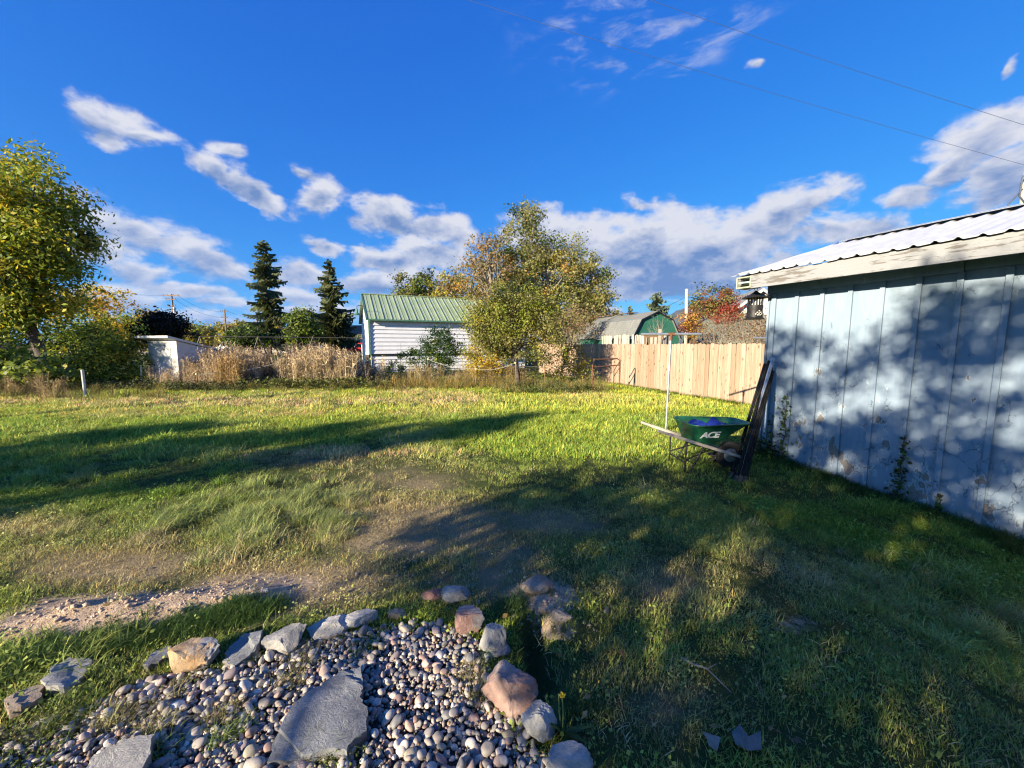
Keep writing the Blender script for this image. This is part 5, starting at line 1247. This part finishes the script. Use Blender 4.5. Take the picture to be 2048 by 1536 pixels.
for i, (x, y, r, lay) in enumerate(PB):
    rot = Euler((rngp.normal() * .42, rngp.normal() * .42, rngp.uniform(0, 6.28)))
    zc = tz(x, y) + r * (.42 if lay == 0 else 1.35) + rngp.normal() * .004
    if i in single:
        o = bpy.data.objects.new('pebble', pmesh[i % 10][0]); COL.objects.link(o); o.location = (x, y, zc); o.rotation_euler = rot; o.scale = (r, r, r); o.color = (*pcol[i], 1)
        tag(o, 'smooth rounded river pebble in the stone edged bed', 'pebble', 'river pebbles in the bed')
    else:
        mt = np.array(rot.to_matrix()); s3 = pmesh[i % 10][3]
        SV.append((IV * s3 * r) @ mt.T + np.array([x, y, zc])); SF.append(IF + len(SV[0]) * (len(SV) - 1)); SCo.append(np.repeat(pcol[i][None], len(IV), 0))
o = np_mesh('pebbles', np.concatenate(SV), np.concatenate(SF), M['peb_a'], None, np.concatenate(SCo), True); tag(o, 'mass of smaller river pebbles filling the rest of the bed', 'pebbles', None, 'stuff')

# grit and leaf crumbs between the pebbles
IV1, IF1 = ico(1); ng_ = 3600; gx_ = rngp.uniform(-2.3, .2, ng_ * 2); gy_ = rngp.uniform(1.2, 2.1, ng_ * 2); kk = in_poly(gx_, gy_, BED)
for fl in flags: kk &= ~in_poly(gx_, gy_, fl)
gx_, gy_ = gx_[kk][:ng_], gy_[kk][:ng_]; rr_g = np.clip(rngp.lognormal(math.log(.0058), .4, len(gx_)), .003, .011); gz_ = terr(gx_, gy_) + rngp.uniform(.002, .016, len(gx_))
gv_ = (IV1[None] * rr_g[:, None, None] * rngp.uniform(.6, 1.3, (len(gx_), 1, 3)) + np.stack([gx_, gy_, gz_], 1)[:, None, :]).reshape(-1, 3)
gf_ = (IF1[None] + (np.arange(len(gx_)) * len(IV1))[:, None, None]).reshape(-1, 3)
o = np_mesh('grit', gv_, gf_, M['peb_a'], None, np.repeat(pick_cols(PEB + [((.30, .20, .10), 2.), ((.16, .10, .06), 2.)], len(gx_), rngp, .2), len(IV1), 0)); tag(o, 'grit and crumbs between the pebbles of the bed', 'grit', None, 'stuff')

# clods and crumbs of earth on the bare soil
VS = []; FS = []; CS = []
rc = np.random.default_rng(5)
for k in range(900):
    if k < 480: t_ = rc.random(); base = MOUND_A.lerp(MOUND_B, t_ * 1.1 - .05); x = base.x + rc.normal() * .05; y = base.y + rc.normal() * .13
    elif k < 650: x, y = RIM_A.x + rc.normal() * .14, RIM_A.y - .05 + rc.normal() * .14
    else: x, y = rc.uniform(-1.6, .6), rc.uniform(2.1, 3.0)
    r = min(.016, rc.lognormal(math.log(.0048), .5))
    v = IV * (1 + .25 * rc.normal(size=(len(IV), 1))) * r * np.array([1, 1, .7]) + np.array([x, y, tz(x, y) + r * .3])
    VS.append(v); FS.append(IF + len(IV) * k); CS.append(np.repeat((np.array([.44, .33, .235]) * rc.uniform(.7, 1.25))[None], len(IV), 0))
o = np_mesh('soil_clods', np.concatenate(VS), np.concatenate(FS), M['peb_a'], None, np.concatenate(CS)); tag(o, 'crumbs and clods of pale earth on the bare patches', 'soil', None, 'stuff')

# ------------------------------------------------------------------ grass and weeds (uncountable)
def tuft(name, nb, h, spread, width, lean, levels, seed, cols, curl=.5, mat='blade', up=.0):
    rng = np.random.default_rng(seed); V = []; Fq = []; C = []
    for k in range(nb):
        a = rng.uniform(0, 6.283); r = spread * math.sqrt(rng.random()); p0 = np.array([r * math.cos(a), r * math.sin(a), -.01])
        d = rng.uniform(0, 6.283); L = h * rng.uniform(.5, 1.15); ln_ = abs(rng.normal()) * lean + .05 + up
        dv = np.array([math.cos(d), math.sin(d), 0]); sd = np.array([-math.sin(d), math.cos(d), 0]); w = width * rng.uniform(.7, 1.3)
        c = np.array(cols[rng.integers(len(cols))]) * rng.uniform(.6, 1.4); o = len(V); p = p0.copy(); th = ln_
        for i in range(levels + 1):
            s_ = i / levels; ww = w * (1 - s_ * .92) * .5
            V += [p + sd * ww, p - sd * ww]; C += [c * (1 + .12 * s_)] * 2
            th = min(2.0, ln_ + curl * s_ * 1.6); p = p + (dv * math.sin(th) + np.array([0, 0, math.cos(th)])) * L / levels
        for i in range(levels): Fq.append((o + 2 * i, o + 2 * i + 1, o + 2 * i + 3, o + 2 * i + 2))
    me = np_me(name, np.array(V), np.array(Fq), np.clip(np.array(C), 0, 3)); me.materials.append(M[mat]); return me
def weed_tuft(name, nl, h, spread, ls, seed, aspect=.8):
    rng = np.random.default_rng(seed); c = np.stack([rng.normal(size=nl) * spread, rng.normal(size=nl) * spread, rng.uniform(.15, 1, nl) * h], 1)
    v, f, cc = leaf_quads(c, np.tile([0, 0, 1.2], (nl, 1)), ls * rng.uniform(.6, 1.3, nl), np.ones((nl, 3)) * rng.uniform(.75, 1.25, (nl, 1)), .1, aspect, rng)
    me = np_me(name, v, f, cc); me.materials.append(M['blade']); return me
def reed_tuft(name, nb, h, seed):
    """tall dry stalks with feathery heads"""
    rng = np.random.default_rng(seed); V = []; Fq = []; C = []
    def quad(a, b_, w0, w1, c):
        d = b_ - a; sd = np.cross(d, rng.normal(size=3)); sd /= np.linalg.norm(sd) + 1e-9; o = len(V)
        V.extend([a + sd * w0, a - sd * w0, b_ - sd * w1, b_ + sd * w1]); C.extend([c] * 4); Fq.append((o, o + 1, o + 2, o + 3))
    for k in range(nb):
        a = rng.uniform(0, 6.283); r = .16 * math.sqrt(rng.random()); p0 = np.array([r * math.cos(a), r * math.sin(a), 0]); L = h * rng.uniform(.55, 1.1); ln_ = rng.normal(size=2) * .12
        top = p0 + np.array([ln_[0] * L, ln_[1] * L, L]); mid = (p0 + top) / 2 + np.array([rng.normal() * .02, rng.normal() * .02, 0]); c = np.array([1, 1, 1]) * rng.uniform(.6, 1.25)
        quad(p0, mid, .006, .005, c); quad(mid, top, .005, .003, c)
        for j in range(3):
            q = p0 + (top - p0) * rng.uniform(.2, .8); quad(q, q + np.array([rng.normal() * .12, rng.normal() * .12, rng.uniform(-.05, .22)]), .008, .002, c * rng.uniform(.8, 1.1))
        for j in range(6):
            q = top - (top - p0) * rng.uniform(0, .16); quad(q, q + np.array([rng.normal() * .035, rng.normal() * .035, rng.uniform(.0, .07)]), .010, .004, c * rng.uniform(.85, 1.2) * np.array([1.0, .93, .9]))
    me = np_me(name, np.array(V), np.array(Fq), np.clip(np.array(C), 0, 3)); me.materials.append(M['straw']); return me
def scatter(name, label, cat, pts, yaw, tilt, scl, idx, tint, protos):
    n = len(pts); me = bpy.data.meshes.new(name); me.vertices.add(n); me.vertices.foreach_set('co', np.ascontiguousarray(pts, dtype=np.float32).ravel()); me.update()
    rot = np.stack([tilt[:, 0], tilt[:, 1], yaw], 1).astype(np.float32)
    a = me.attributes.new('rot', 'FLOAT_VECTOR', 'POINT'); a.data.foreach_set('vector', np.ascontiguousarray(rot).ravel())
    a = me.attributes.new('scl', 'FLOAT_VECTOR', 'POINT'); a.data.foreach_set('vector', np.ascontiguousarray(scl, dtype=np.float32).ravel())
    a = me.attributes.new('idx', 'INT', 'POINT'); a.data.foreach_set('value', idx.astype(np.int32))
    a = me.attributes.new('tint', 'FLOAT_COLOR', 'POINT'); cc = np.ones((n, 4), dtype=np.float32); cc[:, :3] = tint; a.data.foreach_set('color', cc.ravel())
    o = link(name, me, None); tag(o, label, cat, None, 'stuff')
    pc = bpy.data.collections.new(name + '_forms')
    for i, q in enumerate(protos): pc.objects.link(bpy.data.objects.new('%s_form_%02d' % (name, i), q))
    ng = bpy.data.node_groups.new(name + '_scatter', 'GeometryNodeTree')
    ng.interface.new_socket('Geometry', in_out='INPUT', socket_type='NodeSocketGeometry'); ng.interface.new_socket('Geometry', in_out='OUTPUT', socket_type='NodeSocketGeometry')
    gi = ng.nodes.new('NodeGroupInput'); go = ng.nodes.new('NodeGroupOutput'); ip = ng.nodes.new('GeometryNodeInstanceOnPoints'); ci = ng.nodes.new('GeometryNodeCollectionInfo')
    ci.inputs['Collection'].default_value = pc; ci.inputs['Separate Children'].default_value = True; ci.inputs['Reset Children'].default_value = True
    def na(nm, dt):
        q = ng.nodes.new('GeometryNodeInputNamedAttribute'); q.data_type = dt; q.inputs['Name'].default_value = nm; return q.outputs['Attribute']
    e2r = ng.nodes.new('FunctionNodeEulerToRotation')
    L = ng.links.new; L(gi.outputs[0], ip.inputs['Points']); L(ci.outputs[0], ip.inputs['Instance']); ip.inputs['Pick Instance'].default_value = True
    L(na('idx', 'INT'), ip.inputs['Instance Index']); L(na('rot', 'FLOAT_VECTOR'), e2r.inputs[0]); L(e2r.outputs[0], ip.inputs['Rotation']); L(na('scl', 'FLOAT_VECTOR'), ip.inputs['Scale']); L(ip.outputs[0], go.inputs[0])
    md = o.modifiers.new('scatter', 'NODES'); md.node_group = ng
    return o
rg = np.random.default_rng(42)
WH = [(1., 1., 1.), (1.05, 1.0, .9), (.9, 1., .9)]; MX = [(1., 1., 1.), (1., 1., 1.), (1.9, 1.35, 1.5), (.85, 1., .9)]
T_short = [tuft('lawn_tuft', 26, .055, .06, .0046, .42, 2, 300 + k, MX, .6) for k in range(4)]
T_far = [tuft('lawn_tuft', 30, .07, .11, .011, .42, 2, 310 + k, MX, .6) for k in range(4)]
T_long = [tuft('long_tuft', 40, .135, .055, .0055, .62, 3, 320 + k, WH, .95) for k in range(4)]
T_dry = [tuft('dry_tuft', 22, .05, .075, .0040, 1.0, 2, 330 + k, [(1, 1, 1), (1.3, 1.25, 1.1), (.7, .68, .6)], .5) for k in range(4)]
T_weed = [weed_tuft('clover', 26, .045, .055, .016, 340 + k) for k in range(3)]
PROT = T_short + T_far + T_long + T_dry + T_weed
def sample(n, y0, y1, power=1.0):
    """points spread over the part of the lawn in view plus a margin"""
    y = y0 + (y1 - y0) * rg.random(n) ** power; half = y * 1.42 + .6
    return rg.uniform(-1, 1, n) * half, y
SHN = np.array([math.cos(SH_A), math.sin(SH_A)])
def outside(x, y):
    dx, dy = x - SH0.x, y - SH0.y; lx = dx * SHN[0] + dy * SHN[1]; ly = -dx * SHN[1] + dy * SHN[0]
    inshed = (lx > -.05) & (ly > -.02)
    fx, fy = x - F0.x, y - F0.y; behind = (fx * FN.x + fy * FN.y) < .03
    return ~inshed & ~behind & ~in_poly(x, y, BED)
parts = []
def add_pts(x, y, kind, scl, tint, keep):
    x, y, kind, scl, tint = x[keep], y[keep], kind[keep], scl[keep], tint[keep]; parts.append((x, y, kind, scl, tint))
for (n, y0, y1, pw) in ((26000, 1.15, 4.2, .62), (30000, 4.0, 9.5, .62), (26000, 9.0, 19.0, .8)):
    x, y = sample(n, y0, y1, pw); z = terr(x, y); u, v, d = proj_np(x, y, z)
    dr = px_field(u, v, DRY); di = px_field(u, v, DIRT); lu = px_field(u, v, LUSH); co = px_field(u, v, COARSE); nz = vnoise(x * .9, y * .9, 12) * .32
    dryf = np.clip(dr + nz * .8 + np.where(y > 6, .0, .10), 0, 1)
    keep = outside(x, y) & (rg.random(n) > di * 1.25 - .05 + .12 * rg.random(n)) & (rg.random(n) > dryf * np.where(y < 4.2, .22, .10)) & (seg_dist(x, y, (HOLE_A.x, HOLE_A.y), (HOLE_B.x, HOLE_B.y)) > .10)
    cl = vnoise(x * 3.6, y * 3.6, 21) + .6 * vnoise(x * 8, y * 8, 22); keep &= (cl > -.35) | (rg.random(n) < .45)
    isdry = rg.random(n) < dryf * 1.0 - lu * .5
    far = y > 5.5
    kind = np.where(far, 4 + rg.integers(0, 4, n), rg.integers(0, 4, n))
    kind = np.where(isdry & ~far, 12 + rg.integers(0, 4, n), kind)
    islong = (rg.random(n) < (co * 1.0 + lu * .3 * (y < 9))) & (vnoise(x * 5.5, y * 5.5, 33) > -.02 + .25 * (co < .3))
    kind = np.where(islong, 8 + rg.integers(0, 4, n), kind)
    isw = (~islong) & (~isdry) & (rg.random(n) < .10) & (y < 7); kind = np.where(isw, 16 + rg.integers(0, 3, n), kind)
    g0 = np.array([.165, .275, .038]); g1 = np.array([.30, .375, .055]); st = np.array([.54, .42, .225]); cz = np.array([.33, .365, .12])
    mixg = np.clip(.5 + vnoise(x * .6, y * .6, 14) * .6 + rg.normal(size=n) * .2 + (y > 9) * .5, 0, 1)[:, None]
    tint = g0 * (1 - mixg) + g1 * mixg
    tint = tint * (1 - .82 * dryf[:, None]) + st * .82 * dryf[:, None]
    tint = np.where(isdry[:, None], st * (1 - .25 * rg.random((n, 1))) + np.array([-.05, 0, -.02]) * rg.random((n, 1)), tint)
    tint = np.where((islong & (rg.random(n) < co * 1.2))[:, None], cz, tint)
    tint = tint * rg.uniform(.72, 1.28, (n, 1)) * (1 + .18 * np.clip(cl, -1, 1))[:, None]
    s = rg.uniform(.75, 1.25, n) * np.clip(1 + .5 * cl, .45, 1.7) * (1 - .38 * dryf * (y < 5)) * np.where(y > 9, 1.35, 1.0) * (1 + .35 * lu); s = np.where(islong, rg.uniform(.6, 1.25, n) * (1 + .02 * y), s)
    add_pts(x, y, kind, np.stack([s, s, s * rg.uniform(.8, 1.2, n)], 1), tint, keep)
# a fringe of longer grass along the shed, fence and stones
def fringe(A, B, n, w, hs, tint, kinds=(8, 9, 10, 11), ):
    t = rg.random(n); x = A[0] + (B[0] - A[0]) * t + rg.normal(size=n) * w; y = A[1] + (B[1] - A[1]) * t + rg.normal(size=n) * w
    s = rg.uniform(.6, 1.2, n) * hs; add_pts(x, y, np.array(kinds)[rg.integers(0, len(kinds), n)], np.stack([s, s, s], 1), np.array(tint) * rg.uniform(.75, 1.25, (n, 1)), outside(x, y) if len(kinds) < 6 else np.ones(n, bool))
e = SH0 + Vector((math.cos(SH_A), math.sin(SH_A), 0)) * 3.2
fringe((SH0.x - .12, SH0.y), (e.x - .12, e.y), 420, .09, .95, (.075, .115, .022))
fringe((F0.x + FD.x * -1 + FN.x * .12, F0.y + FD.y * -1 + FN.y * .12), (F0.x + FD.x * 6 + FN.x * .12, F0.y + FD.y * 6 + FN.y * .12), 420, .12, 1.3, (.11, .15, .03))
for (ua, va, ub, vb) in ((0, 1330, 340, 1268), (340, 1268, 540, 1222), (-60, 1370, 60, 1330)): fringe(gp(ua, va), gp(ub, vb), 230, .05, .62, (.06, .115, .022))
for (ua, va, ub, vb) in ((960, 1330, 985, 1345), (1090, 1390, 1170, 1420), (1010, 1225, 1040, 1215)): fringe(gp(ua, va), gp(ub, vb), 30, .035, .7, (.07, .12, .03))
for (u_, v_, w_) in ((394, 1350, 50), (486, 1335, 40), (575, 1312, 46), (658, 1282, 40), (718, 1262, 36), (796, 1244, 20), (867, 1206, 24), (913, 1212, 28), (938, 1272, 34), (1018, 1300, 22), (1050, 1440, 40), (1105, 1482, 34), (1130, 1530, 40), (138, 1388, 60), (314, 1336, 30), (40, 1432, 40), (1075, 1200, 40), (1125, 1265, 30)):
    fringe(gp(u_ - w_, v_ + 4), gp(u_ + w_, v_ - 4), 16, .022, .42, (.11, .15, .04), (0, 1, 2, 3, 8, 9, 10, 16, 17))
for (u_, v_, w_, n_) in ((600, 1332, 20, 26), (572, 1372, 18, 18), (640, 1300, 26, 18), (440, 1440, 24, 26), (478, 1470, 16, 16), (300, 1480, 30, 26), (236, 1440, 34, 34), (690, 1508, 22, 24), (648, 1524, 30, 22), (936, 1352, 16, 24), (952, 1392, 16, 20), (150, 1440, 40, 34), (90, 1420, 40, 30), (360, 1390, 26, 22), (742, 1300, 14, 12), (60, 1470, 40, 30), (330, 1520, 20, 14)):
    fringe(gp(u_ - w_, v_ + 6), gp(u_ + w_, v_ - 6), n_, .032, .68, ((.15, .20, .04) if u_ % 4 else (.24, .21, .09)), (0, 1, 2, 3, 8, 9, 13, 16, 17, 18))
# small weeds among the pebbles
n = 1500; x = rg.uniform(-2.3, .2, n); y = rg.uniform(1.2, 1.95, n); wv_ = vnoise(x * 1.6, y * 1.6, 9) - .9 * np.exp(-((x + .75) / .9) ** 2); lf = sstep(x, -1.0, -2.2)
kp = in_poly(x, y, BED) & (wv_ > .28 - .45 * lf)
for fl in flags: kp &= ~in_poly(x, y, fl)
s = rg.uniform(.5, 1.1, n); add_pts(x, y, np.where(rg.random(n) < .5, 16 + rg.integers(0, 3, n), rg.integers(0, 4, n)), np.stack([s, s, s], 1), np.array([.12, .155, .03]) * rg.uniform(.6, 1.3, (n, 1)), kp)
x = np.concatenate([q[0] for q in parts]); y = np.concatenate([q[1] for q in parts]); kd = np.concatenate([q[2] for q in parts]); sc_ = np.concatenate([q[3] for q in parts]); ti = np.concatenate([q[4] for q in parts])
N = len(x)
scatter('grass', 'patchy autumn lawn grass with green and straw coloured tufts', 'grass', np.stack([x, y, terr(x, y)], 1), rg.uniform(0, 6.283, N), rg.normal(size=(N, 2)) * .12, sc_, kd, np.clip(ti, .01, .8), PROT)
# tall dry grass along the back
RP = [reed_tuft('dry_stalks', 26, 1.0, 400 + k) for k in range(5)]; WP = [weed_tuft('weed_mound', 46, .30, .16, .085, 410 + k, .7) for k in range(3)] + [tuft('meadow_tuft', 34, .42, .10, .012, .45, 3, 420 + k, MX, .6) for k in range(3)]
tp = []; tk = []; ts_ = []; tt = []
def belt(n, u0, u1, v0, v1, kinds, hlo, hhi, tint, jit=.2):
    for _ in range(n):
        u = (rg.uniform(u0 - 12, u1 + 12) if rg.random() < .6 else rg.normal((u0 + u1) / 2, (u1 - u0) * .34)); a = gp(u, rg.uniform(v0, v1)); env = .78 + .22 * math.exp(-((u - (u0 + u1) / 2) / ((u1 - u0) * .55)) ** 2) if kinds[0] == 0 else 1.0
        s = (hlo * .7 + (hhi * 1.1 - hlo * .7) * rg.random() ** 1.5) * env; tp.append((a.x, a.y, tz(a.x, a.y))); tk.append(kinds[rg.integers(len(kinds))]); ts_.append((s * .9, s * .9, s)); tt.append(np.array(tint) * (1 + rg.normal() * jit))
K_r = (0, 1, 2, 3, 4); K_w = (5, 6, 7); K_m = (8, 9, 10)
belt(120, 335, 440, 757, 776, K_r, .45, .95, (.52, .41, .25)); belt(120, 405, 510, 752, 774, K_r, 1.0, 1.5, (.54, .42, .25)); belt(34, 452, 478, 772, 778, K_r, .9, 1.3, (.52, .36, .15))
belt(90, 505, 610, 752, 772, K_r, .6, 1.05, (.26, .20, .12)); belt(170, 600, 695, 757, 774, K_r, 1.05, 1.45, (.58, .46, .27)); belt(40, 690, 735, 756, 770, K_r, .5, .9, (.34, .25, .14))
belt(170, 340, 725, 756, 774, K_r, .5, 1.25, (.54, .43, .26)); belt(120, 320, 740, 774, 784, K_m, .5, .9, (.24, .22, .07)); belt(60, 500, 720, 742, 752, K_r, 1.0, 1.6, (.22, .16, .12)); belt(80, 740, 960, 756, 772, K_r, .35, .75, (.42, .33, .16))
belt(150, 470, 760, 772, 780, K_w, .7, 1.3, (.12, .13, .03)); belt(120, 300, 480, 774, 784, K_w, .5, 1.0, (.08, .085, .025)); belt(60, 500, 720, 764, 772, K_w, .9, 1.5, (.05, .06, .025))
belt(330, 735, 1030, 764, 780, K_m, .7, 1.3, (.24, .20, .055)); belt(190, 1000, 1200, 770, 786, K_m, .7, 1.25, (.20, .19, .06)); belt(120, 1040, 1190, 772, 790, K_w, .5, .9, (.10, .12, .035)); belt(60, 940, 1040, 752, 774, K_r, .5, .8, (.40, .30, .12))
belt(220, -60, 320, 776, 800, K_m, .6, 1.1, (.20, .19, .05)); belt(90, 150, 300, 768, 782, K_w, .6, 1.1, (.06, .07, .025)); belt(70, -120, 120, 768, 800, K_r, .4, .7, (.36, .27, .13))
N = len(tp); scatter('tall_grass', 'tall dry grass and weeds along the back of the lawn', 'tall grass', np.array(tp), rg.uniform(0, 6.283, N), rg.normal(size=(N, 2)) * .085, np.array(ts_), np.array(tk), np.clip(np.array(tt), .01, .8), RP + WP)

# ------------------------------------------------------------------ small things
# vines climbing the shed wall
def vine(label, x0, z0, z1, wid, n, seed):
    rng = np.random.default_rng(seed); t = thing('climbing_vine', label, 'vine', SH0 + Vector((math.cos(SH_A) * x0, math.sin(SH_A) * x0, 0)), SH_A)
    zs = np.linspace(z0, z1, 14); pts = [(wid * .4 * math.sin(i * 1.3 + seed) * (1 - i / 14), -.032 - .004 * (i % 2), z) for i, z in enumerate(zs)]
    MB().tube(pts, .005, 5).build('stem', M['bark'], t)
    f = rng.random(n) ** 1.5; z = z0 + (z1 - z0) * f
    c = np.stack([rng.normal(size=n) * wid * (1 - .6 * f), -.04 - rng.random(n) * .035, z], 1)
    v, fc, cc = leaf_quads(c, np.tile([0, -1.5, 0], (n, 1)), rng.uniform(.025, .055, n), pick_cols(P((DG, 2), (G1, 1.5), (((.10, .085, .04), 1.), .7)), n, rng), .4, .75, rng)
    np_mesh('leaves', v, fc, M['leaf'], t, cc)
vine('ivy climbing the wall boards nearest the leaning posts', .34, .0, .95, .07, 150, 1)
vine('small ivy strand just beside the shed corner', .16, .0, .62, .05, 70, 2)
vine('ivy strand halfway along the blue wall', 1.60, -.10, .62, .05, 130, 3)
vine('tiny ivy sprig low on the blue wall at the right', 1.93, -.16, .05, .03, 30, 4)
a = SH0 + Vector((-.12, -.10, 0))
tree('leafy_bush', 'small dark weed clump at the foot of the shed corner', 'shrub', (a.x, a.y, 0), [(np.array([a.x, a.y, .12]), np.array([.22, .2, .14]))], P((DG, 3), (G1, 2)), 26, 420, .045, .008, 'bark', .09, .1, .2, 8, seed=90)
# dandelion
a = gp(1124, 1470)
da = thing('dandelion', 'yellow dandelion with ragged leaves right of the white stone', 'flower', (a.x, a.y, tz(a.x, a.y)))
b = MB(); b.tube([(0, 0, 0), (.006, .01, .08), (.0, .012, .165)], .0035, 6); b.tube([(.0, .01, 0), (-.012, .012, .10), (-.014, .02, .17)], .003, 6); b.build('stalk', mottled('stalk_green', (.10, .16, .05), (.14, .2, .07), 30), da)
b = MB()
for k in range(22):
    t = k * 2.4; r_ = .014 * math.sqrt((k + 1) / 22); b.bar((0, .012, .165), (r_ * math.cos(t), .012 + r_ * math.sin(t), .172 + .003 * (k % 2)), .006, .0015)
b.build('flower_head', mottled('dandelion_yellow', (.75, .48, .02), (.85, .6, .04), 40), da)
rng = np.random.default_rng(9); V = []; Fq = []
for k in range(12):
    d = rng.uniform(0, 6.28); L = rng.uniform(.10, .19); dv = np.array([math.cos(d), math.sin(d), 0]); sd = np.array([-dv[1], dv[0], 0]); th = rng.uniform(.5, 1.3); o0 = len(V)
    for i in range(8):
        s_ = i / 7; p_ = dv * L * s_ * math.sin(th) + np.array([0, 0, .01 + L * (s_ * math.cos(th) - .45 * s_ ** 2 * math.cos(th))]); w_ = .016 * math.sin(min(1, s_ * 1.1 + .12) * math.pi) * (1.0 if i % 2 else .5) + .002
        V += [p_ + sd * w_, p_ - sd * w_ + np.array([0, 0, .002])]
    Fq += [(o0 + 2 * i, o0 + 2 * i + 1, o0 + 2 * i + 3, o0 + 2 * i + 2) for i in range(7)]
np_mesh('leaf_rosette', np.array(V), np.array(Fq), M['leaf'], da, np.tile([.055, .12, .035], (len(V), 1)))
# fallen twig, bark scraps and leaves
A_, B_ = gp(1362, 1328), gp(1462, 1396); A_.z = tz(A_.x, A_.y) + .035; B_.z = tz(B_.x, B_.y) + .03; Mi = A_.lerp(B_, .5) + Vector((.02, .02, .012))
b = MB(); b.tube([A_, A_.lerp(B_, .25) + Vector((0, .006, .006)), Mi, B_], [.006, .0055, .004, .002], 6); b.tube([Mi, Mi + Vector((.06, .02, .01))], [.003, .001], 5)
o = b.build('fallen_twig', M['pale_bark'], None, smooth=60); tag(o, 'thin pale fallen twig lying in the shaded grass', 'twig')
def scrap(label, px, seed, mat, name, cat):
    rng = np.random.default_rng(seed); pts = [gp(u, v) for u, v in px]; c = sum(pts, Vector()) / len(pts); b = MB(); n = len(pts)
    top = [(p_.x - c.x, p_.y - c.y, .03 + rng.uniform(-.012, .022)) for p_ in pts]; b.add([(0, 0, .045)] + top, [(0, i + 1, (i + 1) % n + 1) for i in range(n)])
    o = b.build(name, mat, None, loc=(c.x, c.y, tz(c.x, c.y))); sd = o.modifiers.new('t', 'SOLIDIFY'); sd.thickness = .006; tag(o, label, cat)
scm = mottled('grey_bark_scrap', (.15, .135, .12), (.22, .20, .18), 25, .9)
scrap('torn grey bark scrap at the bottom right of the bed', [(1462, 1480), (1478, 1470), (1500, 1488), (1520, 1484), (1523, 1512), (1496, 1516), (1470, 1508)], 1, scm, 'bark_scrap', 'scrap')
scrap('smaller pale curled scrap left of the grey bark', [(1404, 1474), (1422, 1480), (1440, 1494), (1434, 1512), (1418, 1508), (1412, 1492)], 2, mottled('pale_scrap', (.22, .20, .165), (.30, .275, .23), 25, .9), 'bark_scrap', 'scrap')
rl = np.random.default_rng(17); lp_ = []
for k in range(110):
    a = gp(rl.uniform(200, 1750), rl.uniform(900, 1500))
    if in_poly(np.array([a.x]), np.array([a.y]), BED)[0]: continue
    lp_.append((a.x, a.y, tz(a.x, a.y) + .035))
lp_ = np.array(lp_); v, f, c = leaf_quads(lp_, np.tile([0, 0, 3.], (len(lp_), 1)), rl.uniform(.025, .05, len(lp_)), pick_cols([((.34, .22, .09), 1), ((.42, .32, .16), 1), ((.22, .12, .06), 1)], len(lp_), rl), 0, .6, rl)
o = np_mesh('fallen_leaves', v, f, M['leaf'], None, c); tag(o, 'scattered small fallen autumn leaves on the lawn', 'leaves', None, 'stuff')

# ------------------------------------------------------------------ air
hz = MB().box(-17000, 17000, -17000, 17000, -80, 1150).build('haze', None); tag(hz, 'thin blue haze of the evening air', 'haze', None, 'stuff')
m, nt = new_mat('thin_air')
vol = ND(nt, 'ShaderNodeVolumePrincipled', {'Color': (.30, .55, 1.0, 1), 'Density': 2.4e-5, 'Anisotropy': .1})
om = ND(nt, 'ShaderNodeOutputMaterial'); nt.links.new(vol.outputs[0], om.inputs['Volume'])
hz.data.materials.append(m)
